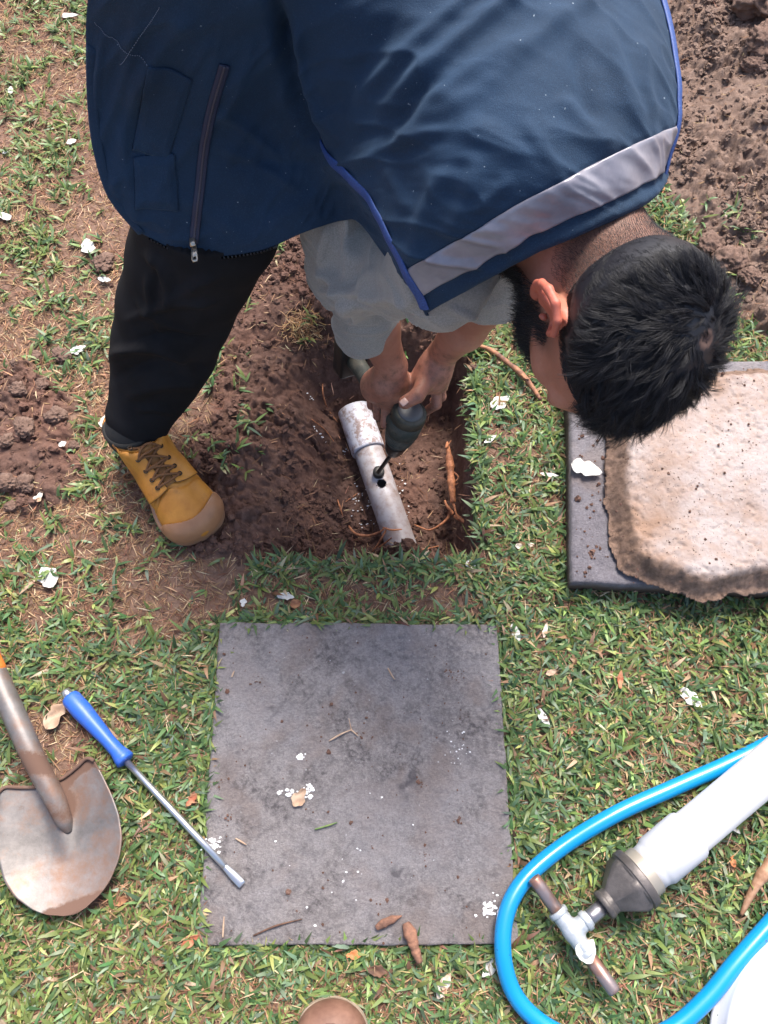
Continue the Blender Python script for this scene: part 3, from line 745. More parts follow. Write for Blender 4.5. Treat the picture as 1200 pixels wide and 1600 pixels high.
lvs = [(298, 1470, .032, .016, .6, LFR, 'reddish brown dead leaf at the front left corner of the flush slab', .012), (248, 1500, .028, .014, -.5, LFD, 'dark brown dead leaf left of the reddish one near the slab corner', .01),
 (552, 1494, .024, .013, 0, LFO, 'small orange leaf in front of the flush slab', .012), (590, 1518, .036, .016, -.1, LFD, 'dark glossy brown leaf in front of the slab, between two bark pieces and a boot', .012),
 (462, 944, .022, .018, .3, LFB, 'brown leaf beside a white petal between pit and slab', .012), (468, 1246, .034, .022, 1.0, LFT, 'triangular tan scrap of leaf in the middle of the slab', SLZ+.001),
 (300, 1250, .026, .012, .9, LFR, 'rusty leaf by the screwdriver shaft, left of the slab', .012), (88, 1120, .050, .032, 1.1, LFT, 'flat tan leaf under the screwdriver handle', .006),
 (968, 1063, .034, .010, 1.4, LFR, 'narrow reddish leaf on the green lawn below the raised slab', .012), (985, 1118, .026, .008, 1.2, LFB, 'slim brown leaf below the narrow reddish one', .012),
 (860, 1052, .020, .010, .3, LFT, 'small yellowish leaf right of the slab edge on the lawn', .012), (190, 1408, .026, .013, .3, LFB, 'rusty leaf at the lower right of the shovel blade', .008),
 (893, 1140, .022, .010, .7, LFB, 'small curled brown leaf right of the narrow petal', .01), (1145, 1345, .020, .011, 1.4, LFO, 'small tan-orange leaf below the white pipe', .012), (890, 765, .016, .012, .9, LFR, 'small red leaf against the raised slab edge', .01), (770, 1515, .0, 0, 0, None, '', 0)]
for k, (x, y, L, W, a, mm, lb, h) in enumerate(lvs):
    if not mm: continue
    w = P(x, y, h)
    if lb.find('middle of the slab') < 0: w[2] = gz(w, h)
    v, f = leafmesh(w, L, W, a, .2, .14, 300+k, 16, 9, .9, 0, .25)
    obj('dead_leaf', v, f, mm, at=w, solid=.0006, label=lb, cat='leaf', group='dead leaves')
m = M('bark'); b = m.mix(m.ramp(m.noise(30, 6, .7, stretch=(1, 1, 1)), [(.38, 0.), (.62, 1.)]), (.13, .065, .045), (.33, .16, .10)); BARK = m.out(b, .85, m.bump(m.noise(160, 6, .7), .9, .003))
m = M('root_bark'); b = m.mix(m.ramp(m.noise(45, 5, .7), [(.36, 0.), (.6, 1.)]), (.20, .075, .04), (.60, .24, .11)); ROOT = m.out(b, .7, m.bump(m.noise(140, 6, .7), .7, .002))
def stick(name, pts, rad, m, label, cat='twig', group=None, n=36, flat=1., rough=.35, seed=0, branches=()):
    C = spline(PL(pts), n); r = np.interp(np.linspace(0, 1, n), np.linspace(0, 1, len(rad)), rad); r = r*(1+rough*fbm(C, 60, 3, seed=seed))
    ms = [tube(C, r, 12, flat, rough=.002*min(1, max(rad)/.006), seed=seed)]
    for bp, br in branches: Cb = spline(PL(bp), 16); ms.append(tube(Cb, np.interp(np.linspace(0, 1, 16), [0, 1], br), 8))
    v, f = cat_(*ms); return obj(name, v, f, m, at=PL(pts)[0], label=label, cat=cat, group=group)
stick('bark_piece', [(588, 1450, .018), (605, 1440, .021), (628, 1431, .019)], [.004, .0075, .006, .001], BARK, 'short tapered bark piece on the front edge of the slab', 'bark', 'bark pieces', rough=.6, seed=1)
stick('bark_piece', [(634, 1442, .021), (642, 1462, .024), (648, 1482, .020), (656, 1504, .016)], [.005, .009, .0085, .007, .004], BARK, 'longer bark piece hanging over the front edge of the slab', 'bark', 'bark pieces', rough=.6, seed=2)
stick('root_piece', [(1215, 1330, .02), (1195, 1362, .022), (1176, 1392, .022), (1158, 1430, .014)], [.009, .0095, .007, .0025], leafm('root_pale', (.27, .14, .08), (.42, .25, .16)), 'pale broken root at the right edge, between pipe and hose', 'root', seed=3, branches=[([(1185, 1380, .02), (1197, 1405, .016), (1190, 1418, .012)], (.003, .001))])
stick('bark_twig', [(735, 537, .012), (765, 546, .016), (795, 568, .02), (812, 582, .022), (828, 600, .02), (845, 625, .016)], [.0030, .0045, .005, .0065, .0065, .005, .0035], leafm('twig_bark', (.13, .06, .045), (.42, .19, .10)), 'reddish peeled twig on the grass under the face', 'twig', seed=4, branches=[([(812, 582, .024), (822, 592, .028), (830, 590, .03)], (.003, .001))])
tg = [([(514, 1158, SLZ+.002), (533, 1147, SLZ+.004), (550, 1140, SLZ+.002)], 'short straw stalk with a fork in the middle of the slab', [([(549, 1141, SLZ+.002), (545, 1122, SLZ+.004)], (.0012, .0005)), ([(549, 1141, SLZ+.003), (560, 1150, SLZ+.003)], (.0016, .0008))]),
      ([(348, 1465, SLZ+.001), (349, 1448, SLZ+.002), (350, 1432, SLZ+.001)], 'short upright straw near the front left corner of the slab', []),
      ([(396, 1462, SLZ+.001), (430, 1447, SLZ+.003), (472, 1436, SLZ+.001)], 'long thin dark stem near the front edge of the slab', []),
      ([(362, 1058, SLZ+.001), (366, 1048, SLZ+.002)], 'tiny straw chip near the left edge of the slab', []),
      ([(606, 1044, SLZ+.001), (612, 1055, SLZ+.003), (617, 1062, SLZ+.001)], 'small brown stalk in the upper middle of the slab', []),
      ([(492, 1296, SLZ+.001), (512, 1290, SLZ+.003), (527, 1285, SLZ+.001)], 'green grass clipping below the tan leaf scrap on the slab', []),
      ([(368, 1310, SLZ+.001), (385, 1320, SLZ+.002)], 'short brown chip right of the screwdriver shaft on the slab', [])]
for k, (pts, lb, br) in enumerate(tg):
    stick('stalk', pts, [.0012, .0016, .0007], LFD if 'dark' in lb else (GRASSG if False else (leafm('clipping', (.12, .2, .06), (.2, .25, .08)) if 'green' in lb else LFT)), lb, 'stalk', 'stalks on the slab', n=12, rough=.2, seed=10+k, branches=br)
V = []; F = []; n0 = 0
for k in range(230):
    q = rng.uniform(0, 1, 2); a = SLAB[0]*(1-q[0])+SLAB[1]*q[0]; b_ = SLAB[3]*(1-q[0])+SLAB[2]*q[0]; c = a*(1-q[1])+b_*q[1]
    if k < 90: j = [(565, 1150), (660, 1222), (718, 1282), (717, 1060), (700, 1050), (405, 1068), (345, 1226), (355, 1280), (665, 1340)][k % 9]; c = P(*j, SLZ)[:2]+rng.normal(0, .006, 2)
    L = IV*(1+.3*rng.normal(0, 1, (len(IV), 1)))*min(rng.lognormal(-6.9, .45), .004)*np.array([1, 1, .5]); V.append(L+np.array([*c, SLZ])); F.append(IF+n0); n0 += len(IV)
V = np.vstack(V); obj('soil_crumbs', V, np.vstack(F), EARTH, kind='stuff', smooth=False, attrs={'soil': np.ones(len(V)), 'damp': np.zeros(len(V)), 'lit_heap': np.zeros(len(V))}, label='small crumbs of earth sprinkled over the flush grey slab')
# lime splashes on the slab: thin dried drops
m = M('lime'); LIME = m.out((.78, .78, .80), .8)
V = []; F = []; n0 = 0
def drops(cx, cy, rx, ry, n, s):
    global n0
    for k in range(n):
        w = P(cx+rng.normal(0, rx), cy+rng.normal(0, ry), SLZ-.0006); L = IV*(1+.3*rng.normal(0, 1, (len(IV), 1)))*s*rng.uniform(.3, 1.1)*np.array([1, .8, .35]); V.append(L+w); F.append(IF+n0); n0 += len(IV)
drops(334, 1320, 7, 6, 46, .0024); drops(762, 1416, 6, 8, 34, .0030); drops(470, 1182, 3, 2, 9, .004); drops(446, 1240, 9, 3, 14, .003); drops(480, 1234, 4, 4, 12, .004); drops(560, 1350, 60, 60, 18, .0016); drops(712, 1165, 10, 16, 22, .0014)
obj('lime_splashes', np.vstack(V), np.vstack(F), LIME, kind='stuff', smooth=False, label='white dried splashes dotted over the flush grey slab')

# ================================================================ buried pipe, roots and shavings in the pit
pa, pb = P(553, 640, -.150), P(629, 858, -.170)
m = M('pvc_dirty'); g = m.ramp(m.noise(40, 6, .7), [(.44, 0.), (.64, .85)]); b = m.mix(g, (.46, .45, .48), (.22, .14, .105)); b = m.mix(m.ramp(m.noise(9, 4), [(.35, 0.), (.65, .6)]), b, (.34, .27, .25))
PVCD = m.out(b, .45, m.bump(m.noise(90, 5), .3, .001))
m = M('pvc_white_dirty'); b = m.mix(m.ramp(m.noise(60, 7, .75), [(.48, 0.), (.60, .9)]), (.62, .62, .68), (.26, .17, .14)); PVCW = m.out(b, .5, m.bump(m.noise(90, 5), .5, .002))
ax = pb-pa; Lp = np.linalg.norm(ax); ax /= Lp
cpl = pa+ax*.105
up = P(598, 752, -.11)-(pa+ax*((P(598, 752, -.11)-pa)@ax)); up /= np.linalg.norm(up)
t_ = thing('drain_pipe', (*((pa+pb)/2)[:2], -.19), 'grey white plastic pipe with a drilled hole half buried in the pit', 'pipe')
def pipe_with_hole(A, B, r, thick, holes):
    """tube wall with openings, thickness modelled"""
    D = B-A; L = np.linalg.norm(D); D = D/L; N = up; Q = np.cross(D, N); nl, k = 150, 96
    s = np.linspace(0, L, nl); a = np.arange(k)*2*math.pi/k; S, AA = np.meshgrid(s, a, indexing='ij')
    keep = np.ones(S.shape, bool); S2_, A2 = S.copy(), AA.copy()
    for hs, ha, hr in holes:
        da = (AA-ha+math.pi) % (2*math.pi)-math.pi; dx = S-hs; dy = da*r; rr = np.hypot(dx, dy)
        jag = hr*(1+.06*np.sin(np.arctan2(dy, dx)*3+1)+.07*np.sin(np.arctan2(dy, dx)*7)); near = (rr < jag*1.35) & (rr > jag*.55)
        f_ = np.where(near & (rr >= jag*.99), 1+(jag*1.35-rr)/(jag*1.35+1e-9)*0, 1)
        S2_ = np.where(near, hs+dx*(jag/rr), S2_); A2 = np.where(near, ha+da*(jag/rr), A2); keep &= rr > jag*.8
    def surf(rad): return A+D*S2_[..., None]+(N*np.cos(A2)[..., None]+Q*np.sin(A2)[..., None])*rad
    V = np.vstack([surf(r).reshape(-1, 3), surf(r-thick).reshape(-1, 3)]); F = []; NK = nl*k
    def ok(i, j): return keep[i, j % k]
    cell = {}
    for i in range(nl-1):
        for j in range(k):
            c = [(i, j), (i, (j+1) % k), (i+1, (j+1) % k), (i+1, j)]
            if all(keep[x] for x in c): q = [x[0]*k+x[1] for x in c]; F.append(q[::-1]); F.append([x+NK for x in q])
    return V, F
hc = (P(598, 752, -.118)-pa)@ax
angh = 0.0
v1, f1 = pipe_with_hole(pa+ax*.09, pb, .0330, .003, [(hc-.09, .02, .0105)])
obj('pipe', v1, f1, PVCD, t_)
v, f = lathe(pa, pb, [(0, .028), (0, .0375), (.004, .0385), (.104, .0385), (.109, .0375), (.109, .0335)], 48)
obj('coupling', v, f, PVCW, t_)
V = []; F = []; n0 = 0; wht = M('pvc_chip').out((.82, .82, .84), .5)
for k in range(120):
    if k % 2 and k < 95: continue
    if k < 70: w = P(rng.normal(565, 14), rng.normal(785, 22), -.17)
    elif k < 95: w = P(rng.normal(630, 10), rng.normal(765, 22), -.17)
    else: w = P(*[(497, 693), (490, 650), (506, 700), (560, 770), (540, 700)][k % 5], -.17)+np.append(rng.normal(0, .004, 2), 0)
    w[2] = G(w[0], w[1])+.003
    L = IV*(1+.4*rng.normal(0, 1, (len(IV), 1)))*rng.uniform(.0006, .0019)*np.array([1.3, .8, .5]); V.append(L+w); F.append(IF+n0); n0 += len(IV)
obj('pipe_shavings', np.vstack(V), np.vstack(F), wht, kind='stuff', smooth=False, label='white plastic drilling crumbs sprinkled on the pit floor round the pipe')
stick('root', [(699, 690, -.10), (703, 725, -.115), (706, 760, -.12), (708, 785, -.13)], [.002, .0075, .008, .0085, .0045], ROOT, 'thick orange root standing against the right pit wall', 'root', 'roots in the pit', n=50, rough=.7, seed=31,
      branches=[([(699, 692, -.10), (697, 700, -.1), (705, 688, -.09)], (.003, .001)), ([(710, 738, -.11), (716, 745, -.1), (712, 752, -.1)], (.002, .0008)), ([(707, 760, -.12), (716, 755, -.11)], (.0025, .001)),
                ([(708, 785, -.13), (712, 800, -.13), (716, 812, -.13)], (.003, .0015)), ([(708, 803, -.14), (698, 790, -.13), (695, 782, -.13)], (.0042, .002)), ([(703, 797, -.14), (700, 809, -.15), (688, 820, -.16), (670, 828, -.17), (648, 820, -.175)], (.0038, .0015)), ([(712, 806, -.14), (722, 813, -.13), (731, 818, -.12)], (.006, .004))])
rts = [([(545, 822, -.165), (556, 834, -.16), (575, 837, -.155), (592, 832, -.14), (600, 826, -.13)], [.0028, .003, .002], 'curved thin orange root left of the pipe end'),
       ([(582, 862, -.16), (592, 848, -.14), (602, 830, -.12), (604, 824, -.12)], [.002, .0022, .0015], 'straight thin root crossing in front of the pipe end'),
       ([(598, 824, -.12), (612, 828, -.115), (628, 827, -.12)], [.0015, .0022, .0012], 'short root lying across the pipe end'),
       ([(588, 858, -.16), (602, 848, -.14), (612, 840, -.125)], [.0014, .0018, .001], 'fine root rising beside the pipe end'),
       ([(527, 780, -.165), (531, 792, -.16), (536, 808, -.165)], [.0018, .0025, .001], 'short reddish root on the floor left of the pipe'),
       ([(487, 655, -.12), (508, 672, -.13), (522, 690, -.14)], [.0012, .0016, .0008], 'fine hair root on the left slope above the pipe'),
       ([(504, 600, -.08), (505, 618, -.10), (513, 640, -.12), (528, 660, -.13)], [.0014, .0018, .0008], 'long fine root down the back slope, left of the hands'),
       ([(560, 770, -.15), (548, 778, -.155), (540, 784, -.16)], [.0008, .001, .0005], 'whitish hair root left of the drilled hole'),
       ([(645, 862, -.13), (665, 858, -.13), (690, 852, -.13)], [.0012, .002, .001], 'thin root on the front slope right of the pipe end'),
       ([(1030, 350, .04), (1036, 330, .045), (1033, 310, .05), (1042, 285, .055)], [.0015, .003, .0015], 'dry stem standing in the earth beside the left shoulder')]
for k, (pts, rad, lb) in enumerate(rts):
    q = []
    for a in pts:
        w = P(*a)
        for _ in range(5): h = min(a[2], 9) if k < 9 and k not in (4, 5, 6, 7, 8) else float(G(*P(a[0], a[1], w[2])[:2]))+.004; w = P(a[0], a[1], h)
        q.append((a[0], a[1], max(h, float(G(w[0], w[1]))+.002)))
    stick('root', q, rad, ROOT, lb, 'root', 'roots in the pit' if k < 9 else None, n=26, rough=.4, seed=40+k)
# matted root clump torn out at the back rim of the pit
w0 = P(473, 522, .0); V = []; n = 420
rp = np.column_stack([w0[0]+rng.normal(0, .022, n), w0[1]+rng.normal(0, .014, n), np.zeros(n)]); rp[:, 2] = G(rp[:, 0], rp[:, 1])+rng.uniform(0, .018, n)
sv = blades(rp, rng.uniform(0, 6.28, n), rng.normal(0, .7, n), rng.uniform(.01, .03, n), rng.uniform(.001, .002, n), colours(n, [(.55, .33, .17), (.42, .22, .11), (.62, .45, .26)], [2, 2, 1]), rng.normal(0, .9, n), 2, seed=8)
grass_obj('root_mat', [sv], STRAW, 'tangled mat of torn orange roots on the back rim of the pit')

# ================================================================ shovel
m = M('shovel_steel')
st = m.ramp(m.noise(10, 6, .7), [(.35, (.13, .118, .112)), (.65, (.27, .245, .235))]); rust = m.ramp(m.noise(14, 6, .72), [(.46, 0.), (.66, .8)])
b = m.mix(rust, st, (.25, .135, .085)); dirt = m.ramp(m.math('ADD', m.attr('dirt'), m.math('MULTIPLY', m.noise(50, 6, .75), .6)), [(.46, 0.), (.62, 1.)]); b = m.mix(dirt, b, (.125, .07, .05))
STEEL = m.out(b, m.ramp(dirt, [(0, .48), (1, .9)]), m.bump(m.noise(60, 6, .7), .35, .001), metal=m.ramp(dirt, [(0, .55), (1, 0.)]))
t_ = thing('shovel', (*P(95, 1320, .01)[:2], .01), 'round-bladed steel shovel with earth on it lying face up on the grass', 'shovel')
A0 = P(88, 1252, .03); D = P(119, 1432, .028)-P(84, 1240, .028); D /= np.linalg.norm(D)      # along the blade towards its tip
Cw = P(122, 1427, .024); W = np.cross([0, 0, 1.], D); W /= np.linalg.norm(W)
if W[0] < 0: W = -W
Lb = .222; n, k = 60, 61
outl = np.array([(-.002, .083), (.02, .090), (.06, .099), (.095, .1035), (.13, .101), (.16, .089), (.19, .064), (.209, .034), (.2165, .004)])
uu = np.linspace(0, 1, n); half = np.interp(uu*.2165, outl[:, 0], outl[:, 1]); half = np.convolve(np.pad(half, 2, 'edge'), np.ones(5)/5, 'valid'); half *= .955; half[-1] = .003
V = []; dirt_a = []
base = Cw-D*.2165
for i, u in enumerate(uu):
    for j in range(k):
        s = (j/(k-1))*2-1; x = s*half[i]; y = u*.2165
        if abs(s) <= 1: y0 = max(0, .034*(1-abs(s)**1.6*1.0))*max(0, 1-u*3.)*0
        notch = -.004+.030*(abs(s) ** 2)*0
        sh = (-.018*abs(s)**1.5)*(1-u)**4*0
        z = .012+.030*(x/.11)**2*(1-.3*u)-.012*math.sin(math.pi*u)+.016*math.exp(-(x/.014)**2)*max(0, 1-u/.62)**.8
        z += .012*(abs(s) > .9)*(1-u)**6*0
        q = base+D*(y+(1-u)**3*(-.014*s*s+.014*(1-abs(s))+.016*max(0, (abs(s)-.78)/.22)**2))+W*x+np.array([0, 0, z]); V.append(q)
        dirt_a.append(.75*max(0, 1-abs(u-.97)/.10)*(1 if abs(x) < .05 else .4)+.8*max(0, 1-u/.10)*(s > .1)+.6*max(0, 1-math.hypot(x-.016, (y-.045)*.6)/.03)+.25*max(0, 1-math.hypot(x+.055, y-.03)/.018))
V = np.array(V); obj('blade', V, gridF(n, k), STEEL, t_, solid=.0022, attrs={'dirt': dirt_a})
rim_f = [tube(np.array([base+D*(-.001-.014*s*s+.014*(1-abs(s))+.016*max(0, (abs(s)-.78)/.22)**2)+W*(s*half[0])+np.array([0, 0, .012+.030*(s*half[0]/.11)**2+.004+.016*math.exp(-(s*half[0]/.014)**2)]) for s in np.linspace(a, b_, 14)]), .0032, 8) for a, b_ in ((-1, -.2), (.2, 1))]
v, f = cat_(*rim_f); obj('step', v, f, STEEL, t_, attrs={'dirt': np.full(len(v), .35)})
sk = spline(PL([(108, 1300, .026), (98, 1278, .038), (84, 1245, .052), (55, 1190, .070), (28, 1130, .085), (4, 1078, .095), (-8, 1052, .099)]), 50)
v, f = tube(sk, np.interp(np.linspace(0, 1, 50), [0, .12, .3, .6, 1], [.006, .013, .0165, .0185, .0195]), 20)
da = np.clip(.55*np.exp(-((v[:, 1]-sk[24][1])/.02)**2)+.3*np.exp(-((v[:, 1]-sk[10][1])/.02)**2), 0, 1); obj('socket', v, f, STEEL, t_, attrs={'dirt': da})
m = M('orange_paint'); ORG = m.out(m.mix(m.ramp(m.noise(30, 4), [(.45, 0.), (.7, .5)]), (.75, .20, .03), (.5, .16, .05)), .45)
hd = sk[-1]-sk[-6]; hd /= np.linalg.norm(hd); q1 = sk[-1]+hd*.004
v, f = lathe(sk[-1]-hd*.006, sk[-1]+hd, [(0, .0185), (0.012, .0205), (.05, .0195), (.45, .0175), (.455, .012)], 24); obj('handle', v, f, ORG, t_)
gp = sk[-1]+hd*.45; v, f = cat_(tube(np.array([gp-W*.055, gp+W*.055]), .013, 14)); obj('grip', v, f, ORG, t_)

# ================================================================ screwdriver
t_ = thing('screwdriver', (*P(230, 1230, .01)[:2], .01), 'blue-handled flat screwdriver with its tip resting on the grey slab', 'screwdriver')
a_, b_ = P(103, 1082, .024), P(196, 1188, .024); tip = P(379, 1383, SLZ+.006)
Lh = np.linalg.norm(b_-a_)
m = M('blue_handle'); BLU = m.out(m.mix(m.ramp(m.noise(45, 5, .6), [(.52, 0.), (.72, .45)]), (.030, .115, .50), (.14, .15, .24)), .42, m.bump(m.noise(150, 3), .15, .001))
v, f = lathe(a_, b_, [(.010, .009), (.011, .0145), (.016, .0165), (.045, .0172), (.075, .0150), (Lh*.72, .0118), (Lh*.86, .0122), (Lh*.955, .0158), (Lh, .0165), (Lh+.002, .013), (Lh+.002, .004)], 36)
obj('handle', v, f, BLU, t_)
m = M('chrome'); CHR = m.out((.60, .60, .62), .28, m.bump(m.noise(80, 4), .1, .001), metal=.9)
v, f = lathe(a_, b_, [(-.004, .005), (-.003, .0085), (.011, .0095), (.0115, .008)], 24, None); obj('end_cap', v, f, CHR, t_)
Ls = np.linalg.norm(tip-b_); Cs = np.array([b_+(tip-b_)*t for t in (0, .3, .6, .86)]); v, f = tube(Cs, .0056, 18)
ds = (tip-b_)/Ls; wd_ = np.cross([0, 0, 1], ds); wd_ /= np.linalg.norm(wd_); up2 = np.cross(ds, wd_)
L_ = []
for t, w_, h_ in ((.86, .0056, .0056), (.93, .0072, .0040), (.985, .0068, .0016), (1, .0062, .0009)):
    an = np.arange(18)*2*math.pi/18; L_.append(b_+(tip-b_)*t+wd_*(np.cos(an)*w_)[:, None]+up2*(np.sin(an)*h_)[:, None])
v2 = np.vstack(L_); f2 = [[i*18+j, i*18+(j+1) % 18, (i+1)*18+(j+1) % 18, (i+1)*18+j] for i in range(3) for j in range(18)]+[list(range(54, 72))]
v, f = cat_((v, f), (v2, f2)); obj('shaft', v, f, CHR, t_)

# ================================================================ hose, white pipe with reducer and tee, bucket
m = M('hose_blue'); b = m.mix(m.ramp(m.noise(120, 2), [(.72, 0.), (.76, .8)]), (.004, .22, .50), (.01, .04, .22)); HOSE = m.out(b, .26, m.bump(m.noise(25, 3), .1, .002), coat=.3)
hp = [(1380, 1085, .018), (1290, 1120, .018), (1200, 1163, .018), (1130, 1197, .02), (1050, 1232, .024), (962, 1272, .024), (880, 1322, .022), (822, 1372, .03), (792, 1425, .036), (786, 1490, .036), (803, 1552, .026), (845, 1598, .02), (905, 1626, .02), (985, 1632, .02), (1052, 1606, .024), (1105, 1560, .028), (1150, 1505, .03), (1200, 1448, .03), (1270, 1370, .03), (1330, 1330, .02)]
v, f = tube(spline(PL(hp), 260), .0134, 24); obj('hose', v, f, HOSE, at=(*P(800, 1480, 0)[:2], .02), label='thick glossy blue hose looping round the metal tee', cat='hose')
t_ = thing('pipe_assembly', (*P(1010, 1360, 0)[:2], .0), 'white pipe joined by a dark reducer to a galvanised tee with two steel nipples', 'pipe')
zA = .046; T0 = P(907, 1438, zA); pA = P(1014, 1356, .056); pB = P(1206, 1195, .066); dp = pB-pA; dp /= np.linalg.norm(dp)
m = M('pvc_white'); pb_ = m.mix(m.ramp(m.noise(12, 3), [(.4, 0.), (.7, .25)]), (.47, .48, .52), (.40, .40, .42)); pb_ = m.mix(m.ramp(m.noise(26, 7, .75), [(.60, 0.), (.72, .5)]), pb_, (.32, .25, .20)); PVC = m.out(pb_, .4, m.bump(m.noise(40, 3), .08, .001))
v, f = lathe(pA, pB, [(-.006, .030), (-.006, .0355), (.006, .0358), (.012, .0372), (.018, .0400), (.083, .0404), (.088, .0380), (.090, .0350), (.9, .0350), (.9, .03)], 56); obj('pipe', v, f, PVC, t_)
m = M('thread'); THR = m.out((.40, .36, .31), .5, metal=.5)
v, f = lathe(pA, pB, [(-.026, .03), (-.024, .0385)]+[(-.022+.002*i, .0375 if i % 2 else .0395) for i in range(10)]+[(-.003, .0385), (-.003, .03)], 56); obj('threaded_end', v, f, THR, t_)
m = M('cast_iron'); CI = m.out(m.mix(m.ramp(m.noise(40, 5), [(.4, 0.), (.7, 1.)]), (.085, .075, .072), (.15, .13, .125)), .48, m.bump(m.noise(220, 5, .7), .45, .0012), metal=.45, spec=.6)
v, f = lathe(pA, pB, [(-.096, .013), (-.096, .0215), (-.093, .0230), (-.089, .0230), (-.0865, .0212), (-.082, .0212), (-.079, .0225, 6), (-.046, .0475, 6), (-.038, .0485, 6), (-.0355, .0455), (-.0345, .0455), (-.033, .0480), (-.022, .0480), (-.020, .0465), (-.020, .038)], 96)
o = obj('reducer', v, f, CI, t_, bevel=.0006)
# raised triangle mark on the reducer
mk = pA+dp*(-.050); N1 = np.array([0, 0, 1.])-dp*dp[2]; N1 /= np.linalg.norm(N1); Q1 = np.cross(dp, N1)
def onred(t, a, lift=.0005):      # a metres across, t metres along axis from the mark
    s = -.066+t; r = np.interp(s, [-.079, -.046, -.038], [.0225, .0475, .0485])*math.cos(math.pi/6)+lift; return pA+dp*s+N1*r+Q1*a
def tri(sz): return [onred(-.006*sz-.001, .0), onred(.005*sz, .0075*sz), onred(.005*sz, -.0075*sz), onred(-.006*sz-.001, .0)]
v, f = cat_(tube(np.array(tri(1.0)), .0006, 6), tube(np.array(tri(.5)), .0005, 6)); obj('maker_mark', v, f, CI, t_)
ne = T0+(pA-dp*.095-T0)*.30
v, f = tube(np.array([pA-dp*.088, pA-dp*.118, pA-dp*.128]), .0118, 24); obj('nipple', v, f, M('steel_nipple').out((.26, .25, .27), .35, metal=.8), t_)
jc = pA-dp*.158; tdir = P(960, 1526, zA)-P(850, 1372, zA); tdir /= np.linalg.norm(tdir); tdir = tdir-dp*(tdir@dp)*.0
m = M('galvanised'); GAL = m.out(m.mix(m.ramp(m.noise(50, 4), [(.4, 0.), (.65, 1.)]), (.40, .43, .46), (.56, .58, .60)), .42, m.bump(m.noise(200, 4), .3, .001), metal=.5)
tee = [cone(jc-tdir*.036, jc+tdir*.036, .0132, .0132, .004), cone(jc, pA-dp*.128, .0132, .0132, .006)]
v, f = sdf(tee, .0011)
# flatten the three mouths with beads
bd = [lathe(jc-tdir*.0375, jc+tdir, [(0, .0095), (0, .0148), (.0015, .0156), (.007, .0156), (.0085, .0148), (.0095, .0125)], 40), lathe(jc+tdir*.0375, jc-tdir, [(0, .0095), (0, .0148), (.0015, .0156), (.007, .0156), (.0085, .0148), (.0095, .0125)], 40),
      lathe(pA-dp*.126, jc, [(0, .0095), (0, .0148), (.0015, .0156), (.007, .0156), (.0085, .0148), (.0095, .0125)], 40)]
e1 = (v-jc)@tdir; e2 = (v-jc)@dp; v = v-np.outer(np.sign(e1)*np.maximum(0, np.abs(e1)-.034), tdir)-np.outer(np.maximum(0, e2-.032-.003), dp)
v, f = cat_((v, f.tolist()), *bd); obj('tee', v, f, GAL, t_)
Nt = np.array([0, 0, 1.]); dm = [jc+tdir*a+np.cross(Nt, tdir)*b2+Nt*math.sqrt(max(0, .0135**2-b2*b2)) for a, b2 in ((-.010, 0), (0, .0055), (.010, 0), (0, -.0055), (-.010, 0))]
v, f = tube(np.array(dm), .0005, 6); obj('maker_mark', v, f, M('mark_dark').out((.16, .17, .18), .5, metal=.4), t_)
m = M('nipple_rusty'); RN = m.out(m.mix(m.ramp(m.noise(28, 4), [(.45, 0.), (.62, 1.)]), (.27, .22, .22), (.30, .16, .12)), .36, m.bump(m.noise(120, 4), .2, .001), metal=.6)
for s in (-1, 1):
    v, f = lathe(jc+tdir*s*.030, jc+tdir*s*.2, [(0, .008), (0, .0106), (.060 if s < 0 else .064, .0106), (.064 if s < 0 else .068, .0100), (.064 if s < 0 else .068, .0080), (.05, .0078)], 30); obj('side_nipple', v, f, RN, t_)
# upturned white basin, mostly outside the frame
bc = P(1332, 1672, .05); t_ = thing('basin', (bc[0], bc[1], .0), 'white round plastic basin upside down at the lower right corner, beside the hose', 'basin')
v, f = lathe((bc[0], bc[1], .012), (bc[0], bc[1], 1), [(0, .170), (0, .192), (.004, .195), (.008, .192), (.010, .187), (.034, .184), (.040, .181), (.042, .175), (.0425, .10), (.043, 0)], 96); m = M('basin_white'); BW = m.out((.52, .53, .57), .5, m.bump(m.noise(30, 3), .1, .001)); obj('bowl', v, f, BW, t_)
# ================================================================ the man bent over the pit
MAN = thing('person', (-.08, .86, .0), 'man in navy vest and tan boot bending over the pit, drilling the pipe', 'person')
def nz(v): v = np.asarray(v, float); return v/np.linalg.norm(v)
# ---- skeleton (metres, world)
PEL = np.array([-.16, .97, .83]); HIPR = np.array([-.215, .895, .80]); HIPL = np.array([-.09, 1.05, .80])
KNR = P(290, 440, .40); TOER = P(322, 836, .02); FDR = nz(np.append((P(318, 850, .0)-P(205, 690, .0))[:2], 0)); ANR = TOER-FDR*.215; ANR[2] = .12
KNL = np.array([-.07, 1.19, .47]); ANL = np.array([.0, 1.43, .11])
SPW = np.array([.0, .885, .82]); SPT = np.array([.13, .745, .76]); NKB = np.array([.195, .64, .725])
SHR = np.array([.068, .615, .655]); SHL = np.array([.275, .765, .70])
ELR = P(552, 430, .42); WRR = P(612, 572, .215)
ELL_ = P(775, 450, .45); WRL = P(690, 555, .215)
LR = [P(222, 628, .135), P(242, 590, .19), P(256, 545, .25), P(274, 480, .34), P(300, 412, .43), P(328, 340, .52)]
LR[0] = ANR*.72+LR[1]*.28
